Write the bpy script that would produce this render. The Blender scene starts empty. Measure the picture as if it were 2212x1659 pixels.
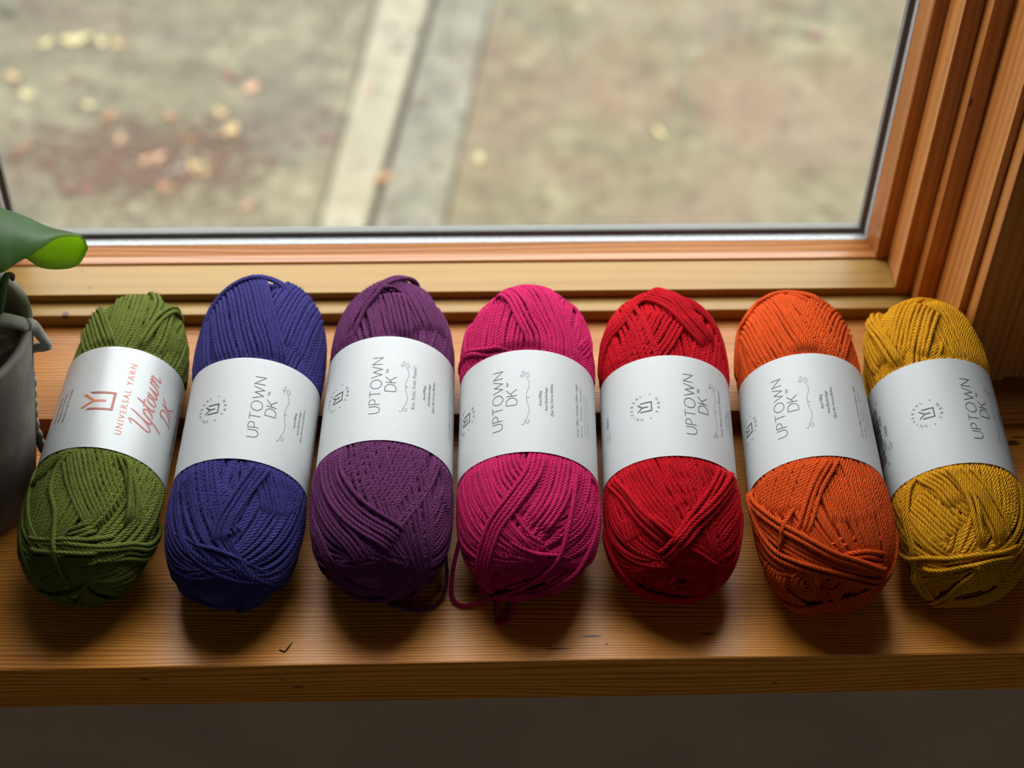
import bpy, bmesh, math, random
import numpy as np
from math import sin, cos, pi, radians, atan2, sqrt, hypot
from mathutils import Vector, Matrix
from mathutils.kdtree import KDTree

# all lengths below are centimetres, written to the scene in metres
S = 0.01
scene = bpy.context.scene
COL = scene.collection

# ---------------------------------------------------------------- camera
FPX, PITCH, YAW, ROLL, CAM_H = 3700.0, radians(46.4), radians(3.1), 0.028, 77.7
fw = Vector((sin(YAW) * cos(PITCH), cos(YAW) * cos(PITCH), -sin(PITCH)))
r0 = Vector((cos(YAW), -sin(YAW), 0))
u0 = r0.cross(fw)
rt = r0 * cos(ROLL) + u0 * sin(ROLL)
up = rt.cross(fw)
cam_d = bpy.data.cameras.new('camera')
cam = bpy.data.objects.new('camera', cam_d)
COL.objects.link(cam)
M = Matrix((rt, up, -fw)).transposed().to_4x4()
M.translation = Vector((0, 0, CAM_H * S))
cam.matrix_world = M
cam_d.sensor_fit = 'HORIZONTAL'
cam_d.sensor_width = 36.0
cam_d.lens = FPX / 2212 * 36
cam_d.clip_start = 0.02
cam_d.clip_end = 100
cam_d.dof.use_dof = True
cam_d.dof.focus_distance = 0.95
cam_d.dof.aperture_fstop = 5.6
scene.camera = cam

# ---------------------------------------------------------------- daylight: a bright overcast sky
world = bpy.data.worlds.new('overcast_sky')
scene.world = world
world.use_nodes = True
bg = world.node_tree.nodes['Background']
bg.inputs['Color'].default_value = (0.94, 0.97, 1.0, 1)
bg.inputs['Strength'].default_value = 1.0
# portal: tells the renderer where the sky enters; it gives off no light itself
pd = bpy.data.lights.new('window_portal', 'AREA')
pd.shape = 'RECTANGLE'
pd.size, pd.size_y = 0.56, 1.20
pd.cycles.is_portal = True
po = bpy.data.objects.new('window_portal', pd)
COL.objects.link(po)
po.location = (-0.0025, 0.86, 0.64)
po.rotation_euler = (radians(-90), 0, 0)

# portal of the unseen rear window, added to give the room fill light
pd2 = bpy.data.lights.new('fill_window_portal', 'AREA')
pd2.shape = 'RECTANGLE'; pd2.size, pd2.size_y = 0.56, 0.56
pd2.cycles.is_portal = True
po2 = bpy.data.objects.new('fill_window_portal', pd2)
COL.objects.link(po2)
po2.location = (0.3, -2.69, 0.75)
po2.rotation_euler = (radians(90), 0, 0)

scene.view_settings.view_transform = 'Standard'
scene.view_settings.look = 'None'
scene.view_settings.gamma = 1.0
scene.view_settings.use_curve_mapping = False
scene.view_settings.exposure = 3.42

# ---------------------------------------------------------------- helpers
def link(o, parent=None):
    COL.objects.link(o)
    if parent is not None:
        o.parent = parent
    return o

def tag(o, label=None, cat=None, group=None, kind=None):
    if label: o['label'] = label
    if cat: o['category'] = cat
    if group: o['group'] = group
    if kind: o['kind'] = kind
    return o

def empty(name, loc):
    o = bpy.data.objects.new(name, None)
    o.empty_display_size = 0.03
    o.location = Vector(loc) * S
    return link(o)

def mesh_np(name, V, quads, mat, parent=None, uv=None, smooth=True, tris=None):
    """V (n,3) in cm, quads (m,4) and/or tris as int arrays"""
    V = np.asarray(V, float) * S
    if parent is not None:
        base = Vector((0, 0, 0)); p = parent
        while p is not None:
            base += p.location; p = p.parent
        V = V - np.array(base)
    me = bpy.data.meshes.new(name)
    parts = []
    if quads is not None and len(quads): parts.append(np.asarray(quads, np.int32))
    if tris is not None and len(tris): parts.append(np.asarray(tris, np.int32))
    nl = sum(p.size for p in parts); npoly = sum(len(p) for p in parts)
    me.vertices.add(len(V)); me.loops.add(nl); me.polygons.add(npoly)
    me.vertices.foreach_set('co', V.astype(np.float32).ravel())
    me.loops.foreach_set('vertex_index', np.concatenate([p.ravel() for p in parts]))
    starts = []; s = 0
    for p in parts:
        k = p.shape[1]; starts.append(s + np.arange(len(p), dtype=np.int32) * k); s += p.size
    me.polygons.foreach_set('loop_start', np.concatenate(starts).astype(np.int32))
    if uv is not None:
        l = me.uv_layers.new(name='UVMap')
        l.data.foreach_set('uv', np.asarray(uv, np.float32).ravel())
    me.update(calc_edges=True)
    me.validate()
    me.polygons.foreach_set('use_smooth', np.full(npoly, bool(smooth)))
    if mat is not None: me.materials.append(mat)
    o = bpy.data.objects.new(name, me)
    return link(o, parent)

def from_bm(name, bm, mat, parent=None, smooth=False):
    V = np.array([v.co[:] for v in bm.verts]) if bm.verts else np.zeros((0, 3))
    bm.verts.index_update()
    me = bpy.data.meshes.new(name)
    base = Vector((0, 0, 0)); p = parent
    while p is not None:
        base += p.location; p = p.parent
    for v in bm.verts: v.co = v.co * S - base
    bmesh.ops.recalc_face_normals(bm, faces=bm.faces)
    bm.to_mesh(me); bm.free()
    if smooth:
        for f in me.polygons: f.use_smooth = True
    if mat is not None: me.materials.append(mat)
    o = bpy.data.objects.new(name, me)
    return link(o, parent)

def box(name, x0, x1, y0, y1, z0, z1, mat, parent=None, bev=0.06, seg=2):
    bm = bmesh.new()
    bmesh.ops.create_cube(bm, size=1)
    for v in bm.verts:
        v.co = Vector(((x0 + x1) / 2 + v.co.x * (x1 - x0), (y0 + y1) / 2 + v.co.y * (y1 - y0), (z0 + z1) / 2 + v.co.z * (z1 - z0)))
    if bev:
        bmesh.ops.bevel(bm, geom=list(bm.edges), offset=bev, segments=seg, affect='EDGES', profile=0.5)
    return from_bm(name, bm, mat, parent)

def prism(name, prof, axis, a0, a1, mat, parent=None, m0=None, m1=None, smooth=False):
    """profile [(p,q)] swept along axis 'x' (p=y,q=z) or 'z' (p=x,q=y); m0/m1: end shifts per profile point (mitres)"""
    bm = bmesh.new(); n = len(prof); ring = []
    for e, (a, m) in enumerate(((a0, m0), (a1, m1))):
        r = []
        for i, (p, q) in enumerate(prof):
            d = a + (m[i] if m else 0)
            r.append(bm.verts.new((d, p, q) if axis == 'x' else (p, q, d)))
        ring.append(r)
    for i in range(n):
        j = (i + 1) % n
        bm.faces.new((ring[0][i], ring[0][j], ring[1][j], ring[1][i]))
    bm.faces.new(ring[0]); bm.faces.new(ring[1][::-1])
    return from_bm(name, bm, mat, parent, smooth)

def tube_arrays(P, N, rad, sides=6, flat=1.0, twist0=0.0, closed_caps=False):
    """P (K,M,3) centre lines, N (K,M,3) outward normals -> verts, quads, uv (loop order)"""
    K, Mn, _ = P.shape
    T = np.gradient(P, axis=1)
    T /= np.maximum(np.linalg.norm(T, axis=2, keepdims=True), 1e-9)
    B = np.cross(T, N); B /= np.maximum(np.linalg.norm(B, axis=2, keepdims=True), 1e-9)
    N2 = np.cross(B, T)
    a = np.arange(sides) * 2 * pi / sides
    rad = np.broadcast_to(np.asarray(rad, float), (K, Mn))[..., None, None]
    V = P[:, :, None, :] + rad * (np.cos(a)[None, None, :, None] * B[:, :, None, :] + flat * np.sin(a)[None, None, :, None] * N2[:, :, None, :])
    ds = np.linalg.norm(np.diff(P, axis=1), axis=2)
    u = np.concatenate([np.zeros((K, 1)), np.cumsum(ds, axis=1)], axis=1)
    u = u + np.arange(K)[:, None] * 0.37
    base = (np.arange(K) * Mn * sides)[:, None, None]
    i = np.arange(Mn - 1)[None, :, None]; s = np.arange(sides)[None, None, :]
    s2 = (s + 1) % sides
    q = np.stack([base + i * sides + s, base + i * sides + s2, base + (i + 1) * sides + s2, base + (i + 1) * sides + s], -1)
    U0 = np.broadcast_to(u[:, :-1, None], q.shape[:3]); U1 = np.broadcast_to(u[:, 1:, None], q.shape[:3])
    v0 = np.broadcast_to(s / sides, q.shape[:3]); v1 = np.broadcast_to((s + 1) / sides, q.shape[:3])
    uv = np.stack([np.stack([U0, v0], -1), np.stack([U0, v1], -1), np.stack([U1, v1], -1), np.stack([U1, v0], -1)], -2)
    return V.reshape(-1, 3), q.reshape(-1, 4), uv.reshape(-1, 2)

def spline(pts, n):
    """Catmull-Rom resample to n points, even spacing"""
    P = np.asarray(pts, float)
    if len(P) == 2:
        t = np.linspace(0, 1, n)[:, None]; return P[0] * (1 - t) + P[1] * t
    Q = np.vstack([2 * P[0] - P[1], P, 2 * P[-1] - P[-2]])
    out = []
    for i in range(len(P) - 1):
        p0, p1, p2, p3 = Q[i:i + 4]
        t = np.linspace(0, 1, 24, endpoint=False)[:, None]
        out.append(0.5 * (2 * p1 + (p2 - p0) * t + (2 * p0 - 5 * p1 + 4 * p2 - p3) * t ** 2 + (3 * p1 - p0 - 3 * p2 + p3) * t ** 3))
    C = np.vstack(out + [P[-1:]])
    s = np.concatenate([[0], np.cumsum(np.linalg.norm(np.diff(C, axis=0), axis=1))])
    x = np.linspace(0, s[-1], n)
    return np.stack([np.interp(x, s, C[:, k]) for k in range(C.shape[1])], -1)

def tube(name, pts, rad, mat, parent=None, n=60, sides=10, flat=1.0, up=(0, 0, 1), cap=True):
    P = spline(pts, n)[None]
    N = np.broadcast_to(np.array(up, float), P.shape).copy()
    r = np.interp(np.linspace(0, 1, n), np.linspace(0, 1, len(rad)), rad)[None] if hasattr(rad, '__len__') else np.full((1, n), rad)
    if cap:
        r = r.copy(); r[0, 0] *= .35; r[0, -1] *= .35
    V, q, uv = tube_arrays(P, N, r, sides, flat)
    return mesh_np(name, V, q, mat, parent, uv)

# ---------------------------------------------------------------- materials
def nt(name):
    m = bpy.data.materials.new(name); m.use_nodes = True
    return m, m.node_tree.nodes, m.node_tree.links, m.node_tree.nodes['Principled BSDF']

def lin(r, g, b):
    f = lambda c: (c / 255 / 12.92) if c / 255 <= 0.04045 else ((c / 255 + 0.055) / 1.055) ** 2.4
    return (f(r), f(g), f(b), 1)

def node(N, t, **kw):
    n = N.new(t)
    for k, v in kw.items():
        if hasattr(n, k): setattr(n, k, v)
    return n

def ramp(N, pts):
    r = N.new('ShaderNodeValToRGB')
    e = r.color_ramp.elements
    while len(e) < len(pts): e.new(0.5)
    for i, (p, c) in enumerate(pts):
        e[i].position = p; e[i].color = c
    return r

def math_n(N, L, op, a, b=None, clamp=False):
    n = N.new('ShaderNodeMath'); n.operation = op; n.use_clamp = clamp
    for i, x in enumerate((a, b)):
        if x is None: continue
        if isinstance(x, (int, float)): n.inputs[i].default_value = x
        else: L.new(x, n.inputs[i])
    return n.outputs[0]

def mix_c(N, L, fac, a, b, blend='MIX'):
    n = N.new('ShaderNodeMix'); n.data_type = 'RGBA'; n.blend_type = blend
    def put(s, x):
        if isinstance(x, (tuple, list)): s.default_value = x
        elif isinstance(x, (int, float)): s.default_value = x
        else: L.new(x, s)
    put(n.inputs[0], fac); put(n.inputs[6], a); put(n.inputs[7], b)
    return n.outputs[2]

def coords(N, L, scale, rot=(0, 0, 0)):
    tc = N.new('ShaderNodeTexCoord'); geo = N.new('ShaderNodeNewGeometry')
    mp = N.new('ShaderNodeMapping')
    mp.inputs['Scale'].default_value = scale; mp.inputs['Rotation'].default_value = rot
    L.new(geo.outputs['Position'], mp.inputs['Vector'])
    return mp.outputs[0]

def noise(N, L, vec, scale=1.0, detail=3.0, rough=0.55):
    n = N.new('ShaderNodeTexNoise')
    n.inputs['Scale'].default_value = scale; n.inputs['Detail'].default_value = detail; n.inputs['Roughness'].default_value = rough
    if vec is not None: L.new(vec, n.inputs['Vector'])
    return n.outputs['Fac']

def wood(name, light, mid, dark, axis='x', period=0.19, contrast=1.0, rough=0.38, coat=0.25, marks=(), spec=0.5):
    """straight-grained fir: growth lines (period in cm) running along one axis"""
    m, N, L, B = nt(name)
    geo = N.new('ShaderNodeNewGeometry')
    sp = N.new('ShaderNodeSeparateXYZ'); L.new(geo.outputs['Position'], sp.inputs[0])
    ax = {'x': ('Y', 'Z'), 'z': ('X', 'Y')}[axis]
    c = math_n(N, L, 'ADD', sp.outputs[ax[0]], math_n(N, L, 'MULTIPLY', sp.outputs[ax[1]], 0.55))
    sb = {'x': (1.6, 14, 14), 'z': (14, 14, 1.6)}[axis]
    sf = {'x': (5, 260, 260), 'z': (260, 260, 5)}[axis]
    drift = noise(N, L, coords(N, L, sb), 1.0, 2.0, 0.5)
    fine = noise(N, L, coords(N, L, sf), 1.0, 3.0, 0.65)
    broad = noise(N, L, coords(N, L, {'x': (1.0, 30, 30), 'z': (30, 30, 1.0)}[axis]), 1.0, 2.0, 0.5)
    c = math_n(N, L, 'ADD', c, math_n(N, L, 'MULTIPLY', drift, 0.035))
    c = math_n(N, L, 'ADD', c, math_n(N, L, 'MULTIPLY', fine, period * S * 0.9))
    w = math_n(N, L, 'SINE', math_n(N, L, 'MULTIPLY', c, 2 * pi / (period * S)))
    w = math_n(N, L, 'POWER', math_n(N, L, 'ADD', math_n(N, L, 'MULTIPLY', w, 0.5), 0.5, True), 1.8)
    f = math_n(N, L, 'MULTIPLY', w, 0.62 * contrast)
    f = math_n(N, L, 'ADD', f, math_n(N, L, 'MULTIPLY', math_n(N, L, 'SUBTRACT', fine, 0.5), 0.7))
    f = math_n(N, L, 'ADD', f, math_n(N, L, 'MULTIPLY', math_n(N, L, 'SUBTRACT', broad, 0.5), 0.8))
    f = math_n(N, L, 'ADD', f, 0.18, True)
    r = ramp(N, [(0.0, light), (0.42, mid), (1.0, dark)])
    L.new(f, r.inputs[0])
    col = r.outputs[0]
    if marks:
        geo = N.new('ShaderNodeNewGeometry')
        nz = noise(N, L, coords(N, L, (60, 220, 220)), 1.0, 2.0)
        for (x, y, z, rx, ry, rz, cc) in marks:
            vm = N.new('ShaderNodeVectorMath'); vm.operation = 'SUBTRACT'
            L.new(geo.outputs['Position'], vm.inputs[0]); vm.inputs[1].default_value = (x * S, y * S, z * S)
            vd = N.new('ShaderNodeVectorMath'); vd.operation = 'DIVIDE'
            L.new(vm.outputs[0], vd.inputs[0]); vd.inputs[1].default_value = (rx * S, ry * S, rz * S)
            ln = N.new('ShaderNodeVectorMath'); ln.operation = 'LENGTH'
            L.new(vd.outputs[0], ln.inputs[0])
            d = math_n(N, L, 'ADD', ln.outputs['Value'], math_n(N, L, 'MULTIPLY', math_n(N, L, 'SUBTRACT', nz, 0.5), 0.9))
            k = math_n(N, L, 'SUBTRACT', 1.35, d, True)
            k = math_n(N, L, 'MULTIPLY', k, 1.4, True)
            col = mix_c(N, L, k, col, cc)
    L.new(col, B.inputs['Base Color'])
    B.inputs['Roughness'].default_value = rough
    B.inputs['Specular IOR Level'].default_value = spec
    B.inputs['Coat Weight'].default_value = coat
    B.inputs['Coat Roughness'].default_value = 0.26
    bp = N.new('ShaderNodeBump'); bp.inputs['Strength'].default_value = 0.25; bp.inputs['Distance'].default_value = 0.0006
    bp.invert = True
    L.new(f, bp.inputs['Height']); L.new(bp.outputs[0], B.inputs['Normal'])
    return m

def plain(name, col, rough=0.6, metal=0.0, nscale=0, namt=0.0, bump=0.0, spec=0.5):
    m, N, L, B = nt(name)
    B.inputs['Base Color'].default_value = col
    B.inputs['Roughness'].default_value = rough
    B.inputs['Metallic'].default_value = metal
    B.inputs['Specular IOR Level'].default_value = spec
    if nscale:
        f = noise(N, L, coords(N, L, (1, 1, 1)), nscale, 4.0)
        d = tuple(c * (1 - namt) for c in col[:3]) + (1,); h = tuple(min(1, c * (1 + namt)) for c in col[:3]) + (1,)
        r = ramp(N, [(0.3, d), (0.7, h)]); L.new(f, r.inputs[0]); L.new(r.outputs[0], B.inputs['Base Color'])
        if bump:
            bp = N.new('ShaderNodeBump'); bp.inputs['Strength'].default_value = 0.4; bp.inputs['Distance'].default_value = bump
            L.new(f, bp.inputs['Height']); L.new(bp.outputs[0], B.inputs['Normal'])
    return m

def yarn_mat(name, col):
    """plied wool: helical ply relief from the strand's own UVs"""
    m, N, L, B = nt(name)
    uv = N.new('ShaderNodeUVMap'); uv.uv_map = 'UVMap'
    sp = N.new('ShaderNodeSeparateXYZ'); L.new(uv.outputs[0], sp.inputs[0])
    ph = math_n(N, L, 'ADD', math_n(N, L, 'MULTIPLY', sp.outputs['X'], 6 / 1.45), math_n(N, L, 'MULTIPLY', sp.outputs['Y'], 6.0))
    sn = math_n(N, L, 'SINE', math_n(N, L, 'MULTIPLY', ph, 2 * pi))
    fibre = noise(N, L, coords(N, L, (1, 1, 1)), 2600, 2.0, 0.7)
    slow = noise(N, L, coords(N, L, (1, 1, 1)), 90, 2.0, 0.5)
    h = math_n(N, L, 'ADD', math_n(N, L, 'MULTIPLY', sn, 0.5), math_n(N, L, 'MULTIPLY', fibre, 0.6))
    bp = N.new('ShaderNodeBump'); bp.inputs['Strength'].default_value = 1.0; bp.inputs['Distance'].default_value = 0.0010
    L.new(h, bp.inputs['Height']); L.new(bp.outputs[0], B.inputs['Normal'])
    d = tuple(c * 0.82 for c in col) + (1,); l = tuple(min(1, c * 1.12) for c in col) + (1,)
    r = ramp(N, [(0.3, d), (0.7, l)])
    L.new(math_n(N, L, 'ADD', math_n(N, L, 'MULTIPLY', fibre, 0.5), math_n(N, L, 'MULTIPLY', slow, 0.5)), r.inputs[0])
    L.new(r.outputs[0], B.inputs['Base Color'])
    B.inputs['Roughness'].default_value = 0.72
    B.inputs['Specular IOR Level'].default_value = 0.12
    B.inputs['Sheen Weight'].default_value = 0.0
    B.inputs['Sheen Roughness'].default_value = 0.5
    B.inputs['Sheen Tint'].default_value = tuple(min(1, 0.35 + c) for c in col) + (1,)
    return m

KNOT = (0.09, 0.03, 0.010, 1)
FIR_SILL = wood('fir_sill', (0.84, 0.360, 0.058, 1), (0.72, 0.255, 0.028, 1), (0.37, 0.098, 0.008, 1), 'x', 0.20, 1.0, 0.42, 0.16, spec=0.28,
    marks=[(34.45, 68.43, 0, .42, .22, .4, KNOT), (34.9, 68.9, 0, .5, .1, .3, KNOT), (8.51, 54.12, 0, .07, .08, .2, KNOT),
           (7.79, 54.68, 0, .55, .05, .2, KNOT), (5.83, 53.9, 0, .6, .06, .2, KNOT), (14.2, 54.7, 0, .4, .05, .2, KNOT),
           (-16.6, 53.13, -1.06, .3, .3, .06, KNOT), (-9.2, 53.13, -1.39, .18, .3, .05, KNOT), (-8.4, 53.13, -2.09, .28, .3, .06, KNOT),
           (31.6, 53.13, -.6, .45, .3, .05, KNOT), (18.0, 53.13, -2.5, .2, .3, .04, KNOT)])
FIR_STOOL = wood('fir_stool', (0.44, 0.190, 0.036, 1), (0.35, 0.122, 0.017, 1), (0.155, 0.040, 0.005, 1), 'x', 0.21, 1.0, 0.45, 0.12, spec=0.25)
PINE = wood('pine_sash', (0.310, 0.178, 0.040, 1), (0.275, 0.150, 0.030, 1), (0.205, 0.094, 0.014, 1), 'x', 1.1, 0.45, 0.42, 0.12, spec=0.3,
    marks=[(-23.9, 77.9, 2.5, .22, .3, .3, KNOT), (-27.0, 80.2, 3.1, .08, .06, .3, KNOT), (-22.5, 79.7, 3.1, .1, .06, .3, KNOT), (-23.2, 81.3, 3.1, .12, .05, .3, KNOT)])
FIR_V = wood('fir_jamb', (0.448, 0.180, 0.036, 1), (0.368, 0.128, 0.022, 1), (0.216, 0.060, 0.008, 1), 'z', 0.55, 0.7, 0.36, 0.3,
    marks=[(29.9, 77.8, 18.7, .1, .4, .35, KNOT)])
FIR_H = wood('fir_head', (0.448, 0.180, 0.036, 1), (0.368, 0.128, 0.022, 1), (0.216, 0.060, 0.008, 1), 'x', 0.55, 0.7, 0.36, 0.3)
GASKET = plain('grey_spacer', (0.320, 0.328, 0.328, 1), 0.30, 0.0, 300, 0.15)
RUBBER = plain('dark_rubber', (0.105, 0.102, 0.09, 1), 0.55)
PLASTER = plain('taupe_plaster', (0.52, 0.385, 0.265, 1), 0.85, 0, 14, 0.10)
ROOMWALL = plain('room_paint', (0.176, 0.144, 0.112, 1), 0.9, 0, 3, 0.05)
FLOORM = wood('floor_boards', (0.25, 0.13, 0.06, 1), (0.20, 0.10, 0.04, 1), (0.10, 0.05, 0.02, 1), 'x', 1.2, 0.8, 0.45, 0.1)
STUCCO = plain('outside_wall', (0.42, 0.38, 0.32, 1), 0.9, 0, 30, 0.1)

def glass_mat():
    m, N, L, B = nt('window_glass')
    N.remove(B)
    out = [n for n in N if n.type == 'OUTPUT_MATERIAL'][0]
    tr = N.new('ShaderNodeBsdfTransparent'); tr.inputs[0].default_value = (0.97, 0.985, 0.975, 1)
    gl = N.new('ShaderNodeBsdfGlossy'); gl.inputs['Roughness'].default_value = 0.0
    lw = N.new('ShaderNodeLayerWeight'); lw.inputs['Blend'].default_value = 0.5
    p5 = math_n(N, L, 'POWER', lw.outputs['Facing'], 5.0)
    fr = math_n(N, L, 'ADD', math_n(N, L, 'MULTIPLY', p5, 0.96), 0.04, True)      # Schlick reflectance of one face
    mx = N.new('ShaderNodeMixShader')
    L.new(fr, mx.inputs[0]); L.new(tr.outputs[0], mx.inputs[1]); L.new(gl.outputs[0], mx.inputs[2]); L.new(mx.outputs[0], out.inputs[0])
    return m
GLASS = glass_mat()

# ---------------------------------------------------------------- structure: sill, window, walls
def struct(o, label=None):
    o['kind'] = 'structure'
    if label: o['label'] = label
    return o

ZT = 126.0                      # top of the window opening
XC = -0.25                      # window centre
def mx_(x): return 2 * XC - x   # mirrored x

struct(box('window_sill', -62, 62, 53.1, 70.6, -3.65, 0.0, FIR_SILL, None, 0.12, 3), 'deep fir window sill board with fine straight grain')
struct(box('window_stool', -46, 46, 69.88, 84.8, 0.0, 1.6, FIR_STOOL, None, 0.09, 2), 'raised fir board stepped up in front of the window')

win = empty('window_1', (XC, 80, 1.6)); struct(win, 'wood framed picture window over the sill')
# frame stop (outermost step)
box('frame_stop', mx_(30.85), 30.85, 77.8, 84.6, 1.6, 2.5, PINE, win, 0.10, 3)
box('frame_stop', 29.72, 30.85, 77.8, 87, 2.5, ZT, FIR_V, win, 0.06)
box('frame_stop', mx_(30.85), mx_(29.72), 77.8, 87, 2.5, ZT, FIR_V, win, 0.06)
box('frame_stop', mx_(30.85), 30.85, 77.8, 87, ZT, ZT + 1.1, FIR_H, win, 0.06)
# sash
box('sash_rail', mx_(28.62), 28.62, 79.06, 81.9, 2.5, 3.11, PINE, win, 0.05)
box('sash_stile', 28.62, 29.72, 79.06, 85, 2.5, ZT, FIR_V, win, 0.06)
box('sash_stile', mx_(29.72), mx_(28.62), 79.06, 85, 2.5, ZT, FIR_V, win, 0.06)
box('sash_rail', mx_(28.62), 28.62, 79.06, 85, ZT - 1.1, ZT, FIR_H, win, 0.05)
# glazing beads with a moulded slope, mitred at the corners
bead = [(0.0, 81.75), (0.75, 81.75), (0.83, 81.83), (0.93, 82.3), (1.16, 82.85), (1.25, 83.05), (1.25, 84.4), (0.0, 84.4)]
x0, x1, z0, z1 = mx_(28.62), 28.62, 2.42, ZT - 1.1
prism('glazing_bead', [(y, z0 + o) for o, y in bead], 'x', x0, x1, FIR_H, win, [o for o, y in bead], [-o for o, y in bead])
prism('glazing_bead', [(y, z1 - o) for o, y in bead], 'x', x0, x1, FIR_H, win, [o for o, y in bead], [-o for o, y in bead])
prism('glazing_bead', [(x1 - o, y) for o, y in bead], 'z', z0, z1, FIR_V, win, [o for o, y in bead], [-o for o, y in bead])
prism('glazing_bead', [(x0 + o, y) for o, y in bead], 'z', z0, z1, FIR_V, win, [o for o, y in bead], [-o for o, y in bead])
# metal spacer and rubber gasket round the pane
gk = [(1.15, 83.03), (1.27, 83.06), (1.31, 83.70), (1.31, 84.4), (1.15, 84.4)]
rb = [(1.25, 83.65), (1.60, 83.72), (1.64, 83.80), (1.64, 84.3), (1.25, 84.3)]
for prof, nm, mt in ((gk, 'pane_spacer', GASKET), (rb, 'pane_gasket', RUBBER)):
    prism(nm, [(y, z0 + o) for o, y in prof], 'x', x0, x1, mt, win, [o for o, y in prof], [-o for o, y in prof])
    prism(nm, [(y, z1 - o) for o, y in prof], 'x', x0, x1, mt, win, [o for o, y in prof], [-o for o, y in prof])
    prism(nm, [(x1 - o, y) for o, y in prof], 'z', z0, z1, mt, win, [o for o, y in prof], [-o for o, y in prof])
    prism(nm, [(x0 + o, y) for o, y in prof], 'z', z0, z1, mt, win, [o for o, y in prof], [-o for o, y in prof])
box('glass_pane', x0 + 1.55, x1 - 1.55, 83.86, 84.2, z0 + 1.55, z1 - 1.55, GLASS, win, 0)
# jamb linings
box('jamb', 30.85, 31.35, 73.6, 87, 1.6, ZT + 1.1, FIR_V, win, 0.05)
box('jamb', mx_(31.35), mx_(30.85), 73.6, 87, 1.6, ZT + 1.1, FIR_V, win, 0.05)
box('jamb', mx_(31.35), 31.35, 73.6, 87, ZT + 1.1, ZT + 1.6, FIR_H, win, 0.05)
# casing boards on the room side
k = 0
for (a, b, y) in ((31.35, 34.35, 72.2), (34.40, 41.0, 72.45)):
    k += 1
    struct(box(f'trim_{k}', a, b, y, 75.0, 1.6, ZT + 12, FIR_V, None, 0.08), 'vertical fir casing board right of the window')
    k += 1
    struct(box(f'trim_{k}', mx_(b), mx_(a), y, 75.0, 1.6, ZT + 12, FIR_V, None, 0.08), 'vertical fir casing board left of the window')
struct(box('trim_5', mx_(31.3), 31.3, 72.2, 75.0, ZT + 1.7, ZT + 12, FIR_H, None, 0.08), 'fir head casing over the window')

# walls: the window wall (with its opening), the thicker wall under the sill, the rest of the room
W = 230
def boxes(name, lst, mat):
    bm = bmesh.new()
    for (a, b, c, d, e, f) in lst:
        r = bmesh.ops.create_cube(bm, size=1)
        for v in r['verts']:
            v.co = Vector(((a + b) / 2 + v.co.x * (b - a), (c + d) / 2 + v.co.y * (d - c), (e + f) / 2 + v.co.z * (f - e)))
    return from_bm(name, bm, mat)
struct(boxes('wall_window', [(31.4, W, 74.5, 87, 1.6, 170), (-W, mx_(31.4), 74.5, 87, 1.6, 170), (mx_(31.4), 31.4, 74.5, 87, ZT + 1.7, 170)], ROOMWALL), 'plain wall around the window')
struct(boxes('wall_below', [(-W, W, 55.4, 87, -105, -3.66), (-W, W, 70.7, 87, -3.66, -0.02), (46.05, W, 70.7, 87, -0.02, 1.6), (-W, -46.05, 70.7, 87, -0.02, 1.6)], PLASTER), 'dark taupe wall under the sill')
struct(boxes('wall_left', [(-W - 10, -W, -260, 87, -105, 170)], ROOMWALL))
struct(boxes('wall_right', [(W, W + 10, -260, 87, -105, 170)], ROOMWALL))
BX0, BX1, BZ0, BZ1 = 2, 58, 47, 103
struct(boxes('wall_back', [(-W, BX0, -270, -260, -105, 170), (BX1, W, -270, -260, -105, 170), (BX0, BX1, -270, -260, -105, BZ0), (BX0, BX1, -270, -260, BZ1, 170)], ROOMWALL))
fill_win = empty('fill_window', ((BX0 + BX1) / 2, -265, BZ0)); struct(fill_win, 'unseen window added behind the camera for fill light')  # added opening behind the camera, lets in dim fill light
for (a, b, c, d) in ((BX0, BX0 + 4, BZ0, BZ1), (BX1 - 4, BX1, BZ0, BZ1), (BX0, BX1, BZ0, BZ0 + 4), (BX0, BX1, BZ1 - 4, BZ1)):
    box('fill_window_frame', a, b, -269, -262, c, d, FIR_H, fill_win, 0.2)
box('glass_pane', BX0 + 3.5, BX1 - 3.5, -266, -265.6, BZ0 + 3.5, BZ1 - 3.5, GLASS, fill_win, 0)
struct(boxes('floor', [(-W - 10, W + 10, -270, 87, -115, -105)], FLOORM))
struct(boxes('ceiling', [(-W - 10, W + 10, -270, 87, 170, 180)], ROOMWALL))
struct(boxes('wall_sky_block', [(-900, 900, 650, 690, -185, 450)], plain('sky_block_siding', (0.09, 0.085, 0.075, 1), 0.8, 0, 4, 0.2)), 'unseen dark wall added outside to block the low sky')  # added out of view: cuts off low sky so light falls from higher
struct(boxes('wall_outside', [(-W - 10, W + 10, 80, 87, -185, -105)], STUCCO), 'outer foundation wall')

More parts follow.
